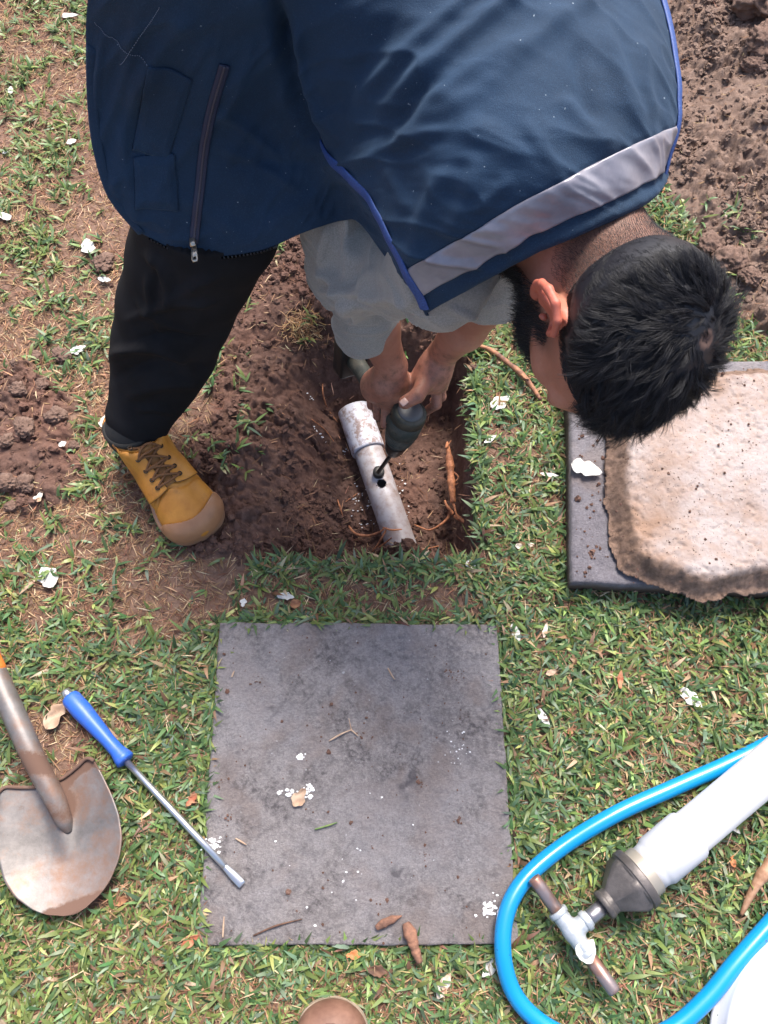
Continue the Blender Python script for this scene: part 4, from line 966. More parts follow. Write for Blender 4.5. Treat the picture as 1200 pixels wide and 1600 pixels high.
# ---- head frame
HC = P(962, 514, .715)
zl = nz(np.array([0, 0, CAM_H])-HC); xl = nz(np.cross(cU, zl)); yl = np.cross(zl, xl)      # seen from where the photographer stands
HU = nz(.44*xl-.57*yl+.69*zl); HF = -.50*xl-.77*yl-.38*zl; HF = nz(HF-HU*(HF@HU)); HR = np.cross(HF, HU)
HA = np.array([HR, HF, HU])                          # rows: right, forward, up
def H(x, y, z): return HC+x*HR+y*HF+z*HU
hs = 1.0
head = [ell(H(0, -.012, .028), (.077, .095, .084), HA, .01), ell(H(0, .030, -.02), (.066, .068, .085), HA, .03),
        cone(H(.058, .0, -.070), H(.012, .078, -.108), .022, .018, .02), cone(H(-.058, .0, -.070), H(-.012, .078, -.108), .022, .018, .02), ell(H(0, .055, -.075), (.042, .035, .042), HA, .02),
        cone(H(-.038, .077, .022), H(.038, .077, .022), .013, .013, .012), cone(H(0, .088, .010), H(0, .112, -.028), .007, .0115, .010), cone(H(-.012, .096, -.033), H(.012, .096, -.033), .009, .009, .006),
        cone(H(-.045, .062, -.012), H(-.03, .07, -.03), .016, .016, .02), cone(H(.045, .062, -.012), H(.03, .07, -.03), .016, .016, .02),
        cut(ell(H(.031, .098, .004), (.017, .014, .011), HA, .010)), cut(ell(H(-.031, .098, .004), (.017, .014, .011), HA, .010)), ell(H(.031, .078, .004), (.0125, .0125, .0115), HA, .002), ell(H(-.031, .078, .004), (.0125, .0125, .0115), HA, .002),
        cone(H(-.020, .092, -.058), H(.020, .092, -.058), .0065, .0065, .004), cone(H(-.017, .091, -.068), H(.017, .091, -.068), .0075, .0075, .004), ell(H(0, .088, -.106), (.020, .016, .016), HA, .012),
        cone(H(0, -.045, -.035), NKB+np.array([.0, .0, .0]), .054, .064, .03), cone(H(0, -.01, -.07), NKB, .045, .055, .03)]
# ears: a folded rim, an inner fold, a bowl and a lobe
def ear(s):
    c = lambda x, y, z: H(s*(.072+x*1.30), -.002+y*1.22, -.010+z*1.22)
    pts = [(.004, .006, .006), (.011, .010, .019), (.016, .003, .031), (.021, -.010, .034), (.025, -.021, .027), (.027, -.025, .013), (.025, -.022, -.002), (.020, -.015, -.015), (.013, -.006, -.025), (.006, .002, -.028)]
    rad = [.0028, .0034, .0040, .0044, .0047, .0048, .0046, .0044, .0048, .0050]
    q = [c(*p) for p in pts]; out = [cone(q[i], q[i+1], rad[i], rad[i+1], .0025) for i in range(len(q)-1)]
    i2 = [c(*p) for p in ((.012, .0, .021), (.016, -.011, .019), (.018, -.015, .005), (.014, -.010, -.009), (.010, -.002, -.014))]; out += [cone(i2[i], i2[i+1], .0030, .0030, .003) for i in range(4)]
    # plate between rim and skull
    a = nz(np.array([s*.80, -.60, 0])); axp = np.array([nz(s*.86*HR-.50*HF), nz(.50*s*HR+.86*HF), HU])
    out += [ell(c(.010, -.007, .004), (.018, .0042, .027), axp, .005), cone(c(.003, -.004, .012), c(.003, -.004, -.012), .010, .010, .006), cut(ell(c(.014, .004, -.001), (.006, .006, .010), HA, .004)),
            ell(c(.006, .009, -.006), (.005, .0035, .006), HA, .003), ell(c(.009, -.001, -.027), (.006, .0055, .008), HA, .004)]
    return out
head += ear(1)+ear(-1)
# ---- hands, each with its own fingers
def finger(base, dirs, lens, rads):
    pts = [np.array(base, float)]
    for d, l in zip(dirs, lens): pts.append(pts[-1]+nz(d)*l)
    return pts, [cone(pts[i], pts[i+1], rads[i], rads[i+1], .0022) for i in range(len(pts)-1)]
hands = []; NAILS = []
# drill axes: body runs from its rear cap down to the chuck; the grip leaves it to the back left
DR0 = P(642, 640, .150); DR1 = P(610, 715, -.030); DRT = P(591, 738, -.085)
DD = nz(DR1-DR0)
# left hand: palm flat on the rear cap, thumb folded over its near side, fingers down the far right side
KL = P(668, 598, .165)                       # knuckle centre
pl = nz(KL-WRL); 
LT = P(641, 629, .195)
hands += [cone(WRL, WRL*.55+KL*.45, .0245, .031, .014), cone(WRL*.6+KL*.4, P(655, 600, .170), .027, .021, .014), cone(WRL*.6+KL*.4, P(684, 598, .160), .027, .021, .014), ell(P(672, 590, .175), (.033, .030, .026), None, .012)]
tp, tf = [P(664, 598, .192), P(652, 618, .200), P(637, 630, .196)], None
hands += [cone(P(682, 575, .200), tp[0], .019, .0165, .010), cone(tp[0], tp[1], .0160, .0140, .004), cone(tp[1], P(633, 629, .194), .0138, .0122, .003)]
NAILS.append((P(631, 628, .2064), nz(tp[2]-tp[1]), np.array([0, -.25, 1.])))
for k, (bx, by, bh, cx_, cy_, ch, dx_, dy_, dh) in enumerate([(682, 598, .158, 682, 632, .120, 664, 644, .088), (688, 590, .148, 690, 620, .104, 672, 638, .074), (690, 582, .140, 693, 606, .094, 676, 626, .060), (689, 572, .134, 693, 592, .088, 678, 612, .056)]):
    a, b_, c_ = P(bx, by, bh), P(cx_, cy_, ch), P(dx_, dy_, dh); r = .0098-.0007*k
    hands += [cone(WRL*.35+a*.65, a, .014, r+.0012, .008), cone(a, b_, r+.0010, r, .003), cone(b_, c_, r, r-.0016, .003)]
# right hand: round the grip, back of the hand to the viewer, thumb over the far side
KR = P(600, 620, .135)
hands += [cone(WRR, WRR*.5+KR*.5, .0250, .033, .016), cone(WRR*.5+KR*.5, P(585, 610, .135), .033, .024, .014), cone(WRR*.5+KR*.5, P(612, 618, .140), .033, .025, .014), ell(P(598, 600, .155), (.042, .034, .030), None, .014)]
for k, (bx, by, bh, cx_, cy_, ch, dx_, dy_, dh) in enumerate([(618, 628, .128, 616, 652, .098, 634, 640, .070), (604, 634, .118, 602, 662, .086, 626, 652, .058), (590, 628, .108, 590, 650, .074, 614, 648, .048), (578, 614, .104, 580, 634, .068, 602, 638, .044)]):
    a, b_, c_ = P(bx, by, bh), P(cx_, cy_, ch), P(dx_, dy_, dh); r = .0102-.0007*k
    hands += [cone(KR*.4+WRR*.1+a*.5, a, .016, r+.0016, .008), cone(a, b_, r+.0012, r, .003), cone(b_, c_, r, r-.0015, .003)]
hands += [cone(P(622, 588, .175), P(640, 600, .150), .016, .0125, .010), cone(P(640, 600, .150), P(644, 618, .128), .0120, .0100, .003)]
arms = [cone(SHR, ELR, .046, .042, .02), cone(ELR, WRR*.55+ELR*.45, .041, .038, .02), cone(WRR*.55+ELR*.45, WRR, .038, .0265, .02),
        cone(SHL, ELL_, .050, .041, .02), cone(ELL_, WRL*.55+ELL_*.45, .040, .036, .02), cone(WRL*.55+ELL_*.45, WRL, .036, .0255, .02)]
tors = [cone(PEL, SPW, .110, .104, .05), cone(SPW, SPT, .104, .098, .05), cone(SPT, NKB, .09, .068, .05), cone(SPT, SHR, .075, .048, .05), cone(SPT, SHL, .075, .048, .05), cone(PEL, HIPR, .10, .085, .04), cone(PEL, HIPL, .10, .085, .04),
        cone(HIPR, LR[4], .078, .060, .03), cone(LR[4], LR[3], .058, .054, .03), cone(LR[3], LR[1], .052, .036, .03), cone(LR[1], ANR, .036, .031, .02), cone(HIPL, KNL, .080, .058, .03), cone(KNL, ANL, .055, .034, .03),
        cone(ANR, ANR-np.array([0, 0, .06]), .033, .030, .02), cone(ANR-np.array([0, 0, .07]), ANR+FDR*.12-np.array([0, 0, .085]), .028, .022, .02), cone(ANL, ANL-np.array([0, 0, .06]), .033, .030, .02), cone(ANL-np.array([0, 0, .07]), ANL+np.array([.05, -.1, -.085]), .028, .022, .02)]
bv, bf = sdf(arms+hands+head+tors, .0022); bv = relax(bv, bf, 1, .5)
m = M('skin')
hx = (bv-HC)@HA.T
inhead = np.linalg.norm(bv-HC, axis=1) < .17
# beard: jaw, chin, cheeks and sideburns; stubble fades up the cheek
beard = inhead*sstep(-.030, -.065, hx[:, 2]+.010*fbm(bv, 50, 3, seed=3))*sstep(-.030, .020, hx[:, 1])*sstep(.125, .09, np.abs(hx[:, 0])*0+hx[:, 1])
beard = np.maximum(beard, inhead*sstep(.020, .004, np.abs(hx[:, 1]-.026-.25*(hx[:, 2]+.03)*0)+.006*fbm(bv, 60, 2, seed=4))*sstep(.04, -.03, hx[:, 2])*(np.abs(hx[:, 0]) > .045)*.8)
eye = 0*beard
stub = inhead*sstep(.074, .066, np.abs(hx[:, 0]))*sstep(-.012, -.05, hx[:, 1])*sstep(-.115, -.035, hx[:, 2]+.006*fbm(bv, 40, 3, seed=6))
red = inhead*sstep(.072, .086, np.abs(hx[:, 0]))*sstep(.055, .045, np.abs(hx[:, 2]+.004))  # light glowing through the ears, painted in as redder skin
inhand = (np.linalg.norm(bv-KR, axis=1) < .12)|(np.linalg.norm(bv-KL, axis=1) < .12)
c = m.mix(m.ramp(m.noise(18, 5, .6), [(.4, 0.), (.65, 1.)]), (.33, .135, .088), (.42, .19, .13))
c = m.mix(m.ramp(m.noise(160, 3), [(.45, 0.), (.7, .3)]), c, (.33, .12, .08))
hd_ = m.math('MULTIPLY', m.attr('hand'), m.ramp(m.noise(70, 6, .7), [(.45, 0.), (.68, .7)])); c = m.mix(hd_, c, (.13, .065, .045)); c = m.mix(m.attr('red'), c, (.46, .13, .085)); c = m.mix(m.attr('beard'), c, (.018, .014, .013)); c = m.mix(m.attr('stub'), c, (.11, .07, .055))
wr = m.noise(90, 6, .7, stretch=(1, 1, 1)); SKIN = m.out(c, .52, m.bump(m.math('ADD', wr, m.math('MULTIPLY', m.noise(420, 3), .4)), .35, .0012), sss=.12, sssr=(1, .25, .12), spec=.4)
obj('body', bv, bf, SKIN, MAN, attrs={'hand': inhand*1.0, 'beard': beard*.96, 'stub': stub*.75, 'red': red})
NAIL = M('nail').out((.66, .42, .34), .3)
for q, d, up_ in NAILS:
    s_ = nz(np.cross(up_, d)); u_ = np.cross(d, s_); V = []
    for i in range(7):
        for j in range(7):
            x = (i/6-.5)*.0135; y = (j/6-.5)*.0125*(1-.25*abs(i/6-.5)); V.append(q+d*x+s_*y+u_*(-38*y*y+.0006-12*x*x))
    obj('nail', np.array(V), gridF(7, 7), NAIL, MAN, solid=.0006)

# ---- hair: a thin dark cap on the scalp and many short strands flowing round the whorl
def skull(d):
    """point on the scalp in head coordinates along unit direction d"""
    r = np.array([.077, .095, .084]); c0 = np.array([0, -.012, .028]); return c0+d/np.linalg.norm(d/r, axis=1)[:, None]
N0 = 135000
d = rng.normal(0, 1, (N0, 3)); d /= np.linalg.norm(d, axis=1)[:, None]
q = skull(d)
def hairline(q):
    """>0 inside the haired area, value = metres-ish from the edge"""
    x, y, z = np.abs(q[:, 0]), q[:, 1], q[:, 2]
    front = .070+.012*(1-x/.07)-y+(z-.075)*.9            # forehead line
    back = z+.068+.006*vn(q, 45, 8)
    side = z-np.where(y > -.012, .006+.9*np.clip(y-.02, 0, 1), -.050+1.1*np.clip(y+.055, 0, 1))
    return np.minimum(np.minimum(front, back), side)
e = hairline(q+.004*np.stack([vn(q, 60, 1), vn(q, 60, 2), vn(q, 60, 3)], 1)); k_ = e > 0; q = q[k_]; d = d[k_]; e = e[k_]
WH = nz(nz(np.array([-.10, -.50, .84])))                # whorl direction
r2 = np.array([.077, .095, .084])**2; nrm = (q-np.array([0, -.012, .028]))/r2; nrm /= np.linalg.norm(nrm, axis=1)[:, None]
ang = np.arccos(np.clip(d@WH, -1, 1)); away = d-WH*(d@WH)[:, None]; away -= nrm*(away*nrm).sum(1)[:, None]; away /= np.linalg.norm(away, axis=1)[:, None]+1e-9
swirl = np.cross(nrm, away); sw = 1.6*np.exp(-ang/.35)+.15
flow = away+swirl*sw[:, None]
# hair on the sides and nape combs down / back, on top forward
top = sstep(.035, .075, q[:, 2]); fade = sstep(0, .055, e)
lenh = (.0085+.007*rng.random(len(q)))*(1-top)+(.019+.016*rng.random(len(q)))*top
lenh = lenh*(.40+.60*fade); lenh *= 1+.8*sstep(.02, .07, q[:, 1])*top; lenh *= .55+.45*sstep(.10, .35, ang)
clump = np.stack([vn(q, 75, 11), vn(q, 75, 12), vn(q, 75, 13)], 1)*.55+np.stack([vn(q, 28, 14), vn(q, 28, 15), vn(q, 28, 16)], 1)*.75
keepw = rng.random(len(q)) < (.55+.45*sstep(.03, .12, ang))*(.5+.5*sstep(0, .018, e))
q, nrm, flow, lenh, clump, top, e, fade = [a[keepw] for a in (q, nrm, flow, lenh, clump, top, e, fade)]
n = len(q); flow = flow+clump*(.4+.6*top)[:, None]+rng.normal(0, .16, (n, 3)); flow -= nrm*(flow*nrm).sum(1)[:, None]*1; flow /= np.linalg.norm(flow, axis=1)[:, None]
from mathutils.kdtree import KDTree
NL = 5200; lc = rng.choice(n, NL, replace=False); kdl = KDTree(NL)
for i_, k_ in enumerate(lc): kdl.insert(q[k_], i_)
kdl.balance(); lid = np.array([kdl.find(x_)[1] for x_ in q])
lockdir = flow[lc]+rng.normal(0, .34, (NL, 3)); lockdir /= np.linalg.norm(lockdir, axis=1)[:, None]; lockrise = rng.uniform(.1, .95, NL); lockcurl = rng.normal(0, .9, NL); lockq = q[lc]; locklen = rng.uniform(.65, 1.3, NL)
lenh = lenh*(1+(locklen[lid]-1)*top); mixl = .5*top+.15
flow = flow*(1-mixl[:, None])+lockdir[lid]*mixl[:, None]
S = 6; pos = q-nrm*.001; rise = .40+.7*top*lockrise[lid]+rng.normal(0, .12, n); pts = [pos]; sidev = np.cross(nrm, flow)
for s in range(1, S):
    t = s/(S-1); dv = flow+nrm*(rise*(1-1.25*t))[:, None]+sidev*(lockcurl[lid]*top*(t-.3))[:, None]+clump*.2*t+(lockq[lid]+lockdir[lid]*(t*lenh)[:, None]-pos)*(5*t*top)[:, None]; dv /= np.linalg.norm(dv, axis=1)[:, None]
    pos = pos+dv*(lenh/(S-1))[:, None]
    # stay outside the skull
    w = pos-np.array([0, -.012, .028]); k0 = np.linalg.norm(w/np.array([.077, .095, .084]), axis=1); pos = np.where((k0 < 1.02)[:, None], np.array([0, -.012, .028])+w*(1.02/k0)[:, None], pos); pts.append(pos)
C3 = np.stack(pts, 1)                                # n x S x 3
def strands(C3, rad):
    n, S, _ = C3.shape; T = np.gradient(C3, axis=1); T /= np.linalg.norm(T, axis=2)[..., None]+1e-9
    a = rng.normal(0, 1, (n, 1, 3)); N = np.cross(T, a); N /= np.linalg.norm(N, axis=2)[..., None]+1e-9; B = np.cross(T, N)
    w = rad*np.interp(np.linspace(0, 1, S), [0, .6, 1], [1, .8, .12])[None, :, None]; V = []
    for k in range(3): a_ = 2*math.pi*k/3; V.append(C3+(N*math.cos(a_)+B*math.sin(a_))*w)
    V = np.stack(V, 2).reshape(-1, 3); base = np.arange(n)[:, None]*(S*3); F = []
    for s in range(S-1):
        for k in range(3): F.append(base+np.array([[s*3+k, s*3+(k+1) % 3, (s+1)*3+(k+1) % 3, (s+1)*3+k]]))
    return V, np.vstack(F)
sv_, sf_ = strands(C3, .00023)
sv_ = HC+sv_@HA
# scalp cap under the strands
u = np.linspace(0, math.pi, 90); v_ = np.linspace(0, 2*math.pi, 150); U_, V_ = np.meshgrid(u, v_, indexing='ij')
dd = np.stack([np.sin(U_)*np.cos(V_), np.sin(U_)*np.sin(V_), np.cos(U_)], -1).reshape(-1, 3); cq = skull(dd); ce = hairline(cq+.004*np.stack([vn(cq, 60, 1), vn(cq, 60, 2), vn(cq, 60, 3)], 1))
ca_ = np.arccos(np.clip(dd@WH, -1, 1)); cw = cq+((cq-np.array([0, -.012, .028]))/.085)*(.0035*sstep(.0, .04, ce)-.0025*(ca_ < .05))[:, None]
GF = gridF(90, 150); GF = GF[(ce[GF] > .008).all(1)]; us, inv = np.unique(GF, return_inverse=True)
m = M('hair'); HAIR = m.out(m.mix(m.attr('scalp'), (.010, .010, .014), (.15, .085, .065)), m.ramp(m.attr('scalp'), [(0, .48), (.2, .85)]), spec=.42)
cv_ = HC+cw[us]@HA
HV = np.vstack([cv_, sv_]); HF_ = np.vstack([inv.reshape(GF.shape), sf_+len(cv_)])
# beard, eyebrow and neck stubble strands join the same hair object
bi_ = np.where((beard > .5))[0]; bi_ = rng.choice(bi_, min(8000, len(bi_)), replace=False); bn = vnorm(bv, bf)
bq = bv[bi_]; bnn = bn[bi_]; dn = nz(-HU+.2*HF); L = rng.uniform(.005, .014, len(bi_)); cc = [bq]
for s in range(1, 4): cc.append(cc[-1]+(bnn*.8+dn*.7+rng.normal(0, .3, bnn.shape))*(L/3)[:, None])
s1, f1 = strands(np.stack(cc, 1), .00026)
si = np.where(inhead & (stub > .12) & (beard < .3) & (hx[:, 2] < .02))[0]; si = rng.choice(si, min(11000, len(si)), replace=False)
cc = [bv[si]]; L = rng.uniform(.002, .005, len(si))
for s in range(1, 3): cc.append(cc[-1]+(bn[si]*.5-HU*.8+rng.normal(0, .3, (len(si), 3)))*(L/2)[:, None])
s2, f2 = strands(np.stack(cc, 1), .00018)
HF_ = np.vstack([HF_, f1+len(HV), f2+len(HV)+len(s1)]); HV = np.vstack([HV, s1, s2])
sca = np.zeros(len(HV)); sca[:len(cv_)] = np.maximum(1-sstep(.006, .034, ce[us]), .55*(ca_[us] < .10)); obj('hair', HV, HF_, HAIR, MAN, attrs={'scalp': sca})

# ---- navy vest: a grid of body-following points from hem to neckline, right front edge to left front edge
def W_(x, y, z): return np.array([x, y, z])
Gp = [
 [P(213, 362, .58), P(165, 300, .64), P(140, 200, .72), P(134, 60, .82), P(142, -60, .90), W_(-.28, .90, .95), W_(-.24, 1.0, .93), W_(-.19, 1.07, .84), W_(-.16, 1.09, .72)],
 [P(300, 398, .55), P(255, 325, .615), P(232, 205, .715), P(232, 70, .83), P(248, -50, .91), W_(-.20, .89, .955), W_(-.15, .99, .94), W_(-.10, 1.08, .84), W_(-.06, 1.11, .70)],
 [P(400, 393, .56), P(370, 315, .62), P(348, 205, .71), P(350, 70, .825), P(378, -55, .915), W_(-.11, .865, .96), W_(-.05, .97, .945), W_(0, 1.07, .85), W_(.05, 1.11, .70)],
 [P(478, 362, .59), P(455, 295, .635), P(432, 200, .70), P(450, 85, .81), P(490, -40, .905), W_(-.03, .825, .945), W_(.04, .92, .94), W_(.11, 1.02, .86), W_(.17, 1.06, .72)],
 [P(535, 345, .60), P(512, 288, .645), P(495, 235, .70), P(530, 140, .795), P(590, 20, .885), P(680, -80, .92), P(800, -160, .91), P(920, -150, .87), P(1000, -90, .82)],
 [P(562, 350, .62), P(556, 310, .67), P(546, 279, .735), P(603, 212, .805), P(680, 120, .87), P(770, 40, .895), P(880, -10, .89), P(980, -10, .86), P(1040, 0, .82)],
 [P(600, 400, .64), P(598, 368, .69), P(594, 345, .742), P(655, 298, .80), P(740, 230, .855), P(830, 165, .875), P(930, 125, .87), P(1015, 105, .85), P(1060, 105, .81)],
 [P(650, 470, .62), P(640, 445, .67), P(632, 425, .72), P(700, 385, .77), P(790, 332, .815), P(880, 282, .84), P(965, 238, .84), P(1030, 208, .82), P(1060, 195, .79)],
 [P(690, 500, .60), P(676, 494, .64), P(668, 489, .67), P(742, 448, .72), P(830, 400, .765), P(915, 364, .79), P(980, 335, .79), P(1018, 312, .775), P(1032, 285, .75)]]
Gp = np.array(Gp)                     # 9 x 9 x 3
K = 34
def up1(A, n):                        # Catmull-Rom along the first axis
    m_ = A.shape[0]; return spline(A.reshape(m_, -1), n).reshape((n,)+A.shape[1:])
NU = 8*K+1
S1 = up1(Gp, NU); S1 = up1(S1.transpose(1, 0, 2), NU).transpose(1, 0, 2)
VF = gridF(NU, NU)
vv_ = S1.reshape(-1, 3); vN = vnorm(vv_, VF)
if (vN.mean(0))[2] < 0: vN = -vN; VF = VF[:, ::-1]
px_, py_ = [], []
w = vv_-np.array([0, 0, CAM_H]); z_ = w@cF; px_ = 600+1200*(w@cR)/z_; py_ = 800-1200*(w@cU)/z_
ui = np.repeat(np.linspace(0, 8, NU), NU); vj = np.tile(np.linspace(0, 8, NU), NU)
def fold(x0, y0, x1, y1, wd, amp, bend=0.0):
    """a soft ridge of cloth between two places, tapering at its ends"""
    dx, dy = x1-x0, y1-y0; L = math.hypot(dx, dy); t = ((px_-x0)*dx+(py_-y0)*dy)/L/L; s = ((px_-x0)*dy-(py_-y0)*dx)/L+bend*np.sin(np.clip(t, 0, 1)*math.pi)
    return amp*np.exp(-(s/wd)**2)*sstep(-.12, .2, t)*(1-sstep(.8, 1.12, t))
disp = 0
FOLDS = [(880, -60, 600, 170, 15, .0095, 12), (800, -60, 560, 150, 13, .0060, 8), (820, 60, 640, 200, 17, .0075, 14), (950, -20, 760, 130, 18, .0060, 8), (760, 130, 560, 240, 15, .0055, -8), (700, 200, 560, 255, 10, .0060, 4),
         (1000, 60, 1030, 190, 12, .0055, 8), (940, 30, 1010, 200, 15, .0060, 8), (880, 150, 960, 235, 13, .0045, 5), (820, 190, 880, 275, 12, .0035, 4), (700, 260, 640, 410, 14, .0050, 8), (745, 250, 700, 370, 15, .0045, -6), (800, 280, 740, 330, 12, .0030, 0),
         (600, 260, 640, 330, 12, .0035, 3), (620, 20, 520, 200, 20, -.006, 8), (690, 120, 600, 230, 14, -.0045, 6), (900, 80, 930, 190, 12, -.004, 3),
         (215, 30, 150, 230, 11, .0060, -8), (300, 20, 200, 170, 14, .0070, 10), (240, 90, 170, 330, 13, .0045, 10), (190, 180, 215, 340, 12, .0045, 4), (330, 60, 290, 120, 9, .004, 0), (450, 260, 330, 170, 9, .0035, 6), (470, 300, 340, 230, 9, .0030, 5),
         (510, 260, 360, 260, 10, -.0035, 6), (500, 300, 400, 380, 12, .0035, 6), (260, 300, 380, 372, 12, .003, -6), (440, 40, 492, 240, 11, -.020, 10), (425, -60, 445, 90, 13, -.014, 4), (462, 40, 515, 215, 9, .008, 10), (400, 60, 350, 200, 11, .004, 4), (160, 60, 140, 250, 6, .004, 0)]
for f_ in FOLDS: disp = disp+fold(*f_)
ridge = lambda sx, sy, sd_, th: (1-np.abs(fbm(np.stack([(ui*math.cos(th)+vj*math.sin(th))*sx, (-ui*math.sin(th)+vj*math.cos(th))*sy, 0*ui], 1), 1., 3, .5, sd_)))**3
disp = disp+.0024*fbm(vv_, 9, 3, seed=51)+.0007*fbm(vv_, 28, 3, .55, seed=52)
ehf = np.clip(np.minimum(np.minimum(ui, 8-ui), np.minimum(vj, 8-vj))/.3, .12, 1)
disp = disp*np.clip(ehf+.3, 0, 1)+ehf*(.0065*(ridge(.42, 1.5, 71, .75)-.6)+.0010*(ridge(.8, 3.2, 72, 1.0)-.6))
# sewn strip puckers, collar roll
strip = sstep(6.93, 7.0, ui)*sstep(7.66, 7.60, ui)
disp = disp+.0012*np.exp(-((ui-7.0)/.03)**2)*-1+.0009*fbm(np.stack([vj*.12, ui*.02, 0*ui], 1), 40, 2, seed=53)*sstep(6.9, 7.1, ui)
disp = disp+.006*sstep(7.72, 7.86, ui)*sstep(8.02, 7.9, ui)*sstep(2.6, 3.2, vj)
vd = vv_+vN*disp[:, None]
# pocket pleat lines and seams pressed into the cloth: the hem casing
m = M('vest_cloth')
c = m.mix(m.ramp(m.noise(6, 4, .6), [(.35, 0.), (.65, 1.)]), (.0052, .018, .040), (.0088, .030, .068)); c = m.mix(m.ramp(m.noise(700, 2), [(.5, 0.), (.75, .4)]), c, (.026, .068, .13))
c = m.mix(m.ramp(m.noise(60, 6, .8), [(.62, 0.), (.80, .15)]), c, (.05, .09, .14)); c = m.mix(m.ramp(m.noise(230, 2, .4), [(.765, 0.), (.79, .7)]), c, (.30, .36, .42))
VEST = m.out(c, .84, m.bump(m.math('ADD', m.noise(900, 2), m.noise(1300, 2, stretch=(1, .2, 1))), .5, .0009), sheen=.12, sheen_tint=(.35, .55, .85), sheen_rough=.45, spec=.35)
side = (1-sstep(3.0, 3.9, vj))*(1-sstep(3.9, 4.3, ui))
vest = obj('vest', vd, VF, VEST, MAN, solid=-.0016, attrs={'side': side*.75})
vest.name = 'vest'
SG = vd.reshape(NU, NU, 3); NG = vN.reshape(NU, NU, 3)
def row(u0, v0, v1, n=120):
    vs = np.linspace(v0, v1, n)*K; i = int(round(u0*K)); return np.array([SG[i, int(round(a))] for a in vs])
def patch(u0, u1, v0, v1, lift):
    i = slice(int(round(u0*K)), int(round(u1*K))+1); j = slice(int(round(v0*K)), int(round(v1*K))+1)
    A = SG[i, j]+NG[i, j]*lift; return A.reshape(-1, 3), A.shape
def atpx(x, y, lift=.0):              # nearest cloth point to a place measured in the photograph
    k = np.argmin((px_-x)**2+(py_-y)**2+1e7*(z_ > 2)); return vd[k]+vN[k]*lift, vN[k]
m = M('reflective'); rc = m.mix(m.ramp(m.noise(22, 5, .6), [(.35, 0.), (.65, 1.)]), (.20, .19, .225), (.29, .28, .32)); rc = m.mix(m.ramp(m.noise(110, 4), [(.6, 0.), (.75, .4)]), rc, (.20, .19, .22))
REFL = m.out(rc, .42, m.bump(m.noise(60, 5, .6), .35, .0012), metal=.25, spec=.5)
v, sh = patch(7.0, 7.66, 2.03, 7.95, .0012); F = gridF(*sh[:2]); F = F[:, ::-1] if np.dot(vnorm(v, F).mean(0), NG[7*K].mean(0)) < 0 else F
obj('reflective_strip', v, F, REFL, vest, solid=.0007)
m = M('piping'); PIP = m.out(m.mix(m.ramp(m.noise(500, 2), [(.4, 0.), (.7, 1.)]), (.018, .050, .19), (.035, .085, .28)), .6, m.bump(m.noise(800, 2), .3, .0005))
def ribbon(C, Nn, w, h=.0028, k=12, it=14):
    """flattened bound edge along a line on the cloth"""
    C = C.copy(); Nn = Nn.copy()
    for _ in range(it): C[1:-1] = (C[:-2]+2*C[1:-1]+C[2:])/4; Nn[1:-1] = (Nn[:-2]+2*Nn[1:-1]+Nn[2:])/4
    T = np.gradient(C, axis=0); T /= np.linalg.norm(T, axis=1)[:, None]; S = np.cross(T, Nn); S /= np.linalg.norm(S, axis=1)[:, None]; a = np.arange(k)*2*math.pi/k
    V = C[:, None]+S[:, None]*(np.cos(a)*w/2)[None, :, None]+Nn[:, None]*(np.sin(a)*h/2)[None, :, None]; n = len(C)
    return V.reshape(-1, 3), [[i*k+j, i*k+(j+1) % k, (i+1)*k+(j+1) % k, (i+1)*k+j] for i in range(n-1) for j in range(k)]+[[j for j in range(k)][::-1], [(n-1)*k+j for j in range(k)]]
ii = np.linspace(4*K-4, 8*K, 150); jj = 2*K
C = spline(SG[(4*K-3):8*K+1:9, jj], 160); Nn = spline(NG[(4*K-3):8*K+1:9, jj], 160); Nn /= np.linalg.norm(Nn, axis=1)[:, None]
v, f = ribbon(C+Nn*.0005, Nn, .0135, .0040); obj('armhole_binding', v, f, PIP, vest)
j2 = int(7.93*K); C = spline(SG[4*K:8*K+1:8, j2], 160); Nn = spline(NG[4*K:8*K+1:8, j2], 160); Nn /= np.linalg.norm(Nn, axis=1)[:, None]
v, f = ribbon(C+Nn*.0015, Nn, .011, .004); obj('armhole_binding', v, f, PIP, vest)
C = SG[2:5, 0:3*K].mean(0)[::3]; Nn = NG[3, 0:3*K:3]; v, f = ribbon(C, Nn, .012, .003); obj('hem_binding', v, f, VEST, vest)
# front edge: zip teeth and a pocket zip with its metal pull
C = row(0, 0, 0)
fe = np.array([SG[int(a), 0] for a in np.linspace(int(.25*K), int(2.4*K), 110)]); V = []; F = []; n0 = 0
for k in range(0, 110):
    v, f = box(fe[k]+np.array([0, -.001, -.0018]), (.0017, .002, .0036)); V.append(v); F += [[i+n0 for i in q] for q in f]; n0 += 8
obj('zip_teeth', np.vstack(V), F, M('zip_black').out((.02, .025, .035), .4), vest)
def cloth_line(pts, n, lift=.0):
    c = spline(np.array(pts, float), n); q = [atpx(a, b, 0) for a, b in c]; A = np.array([x[0] for x in q]); B = np.array([x[1] for x in q])
    for _ in range(6): A[1:-1] = (A[:-2]+A[1:-1]*2+A[2:])/4; B[1:-1] = (B[:-2]+B[1:-1]*2+B[2:])/4
    B /= np.linalg.norm(B, axis=1)[:, None]; return A+B*lift, B
m = M('zip_tape'); TAPE = m.out((.012, .018, .050), .6, m.bump(m.noise(700, 2), .3, .0005))
zl = [(352, 98), (338, 140), (326, 190), (318, 240), (312, 300), (306, 350), (304, 378)]
A, B = cloth_line(zl, 90, .0018); v, f = ribbon(A, B, .0125, .003); zp = obj('zip_tape', v, f, TAPE, vest)
A, B = cloth_line(zl, 90, .0036); v, f = ribbon(A, B, .0030, .002); obj('zip', v, f, M('zip_coil').out((.035, .035, .06), .35), vest)
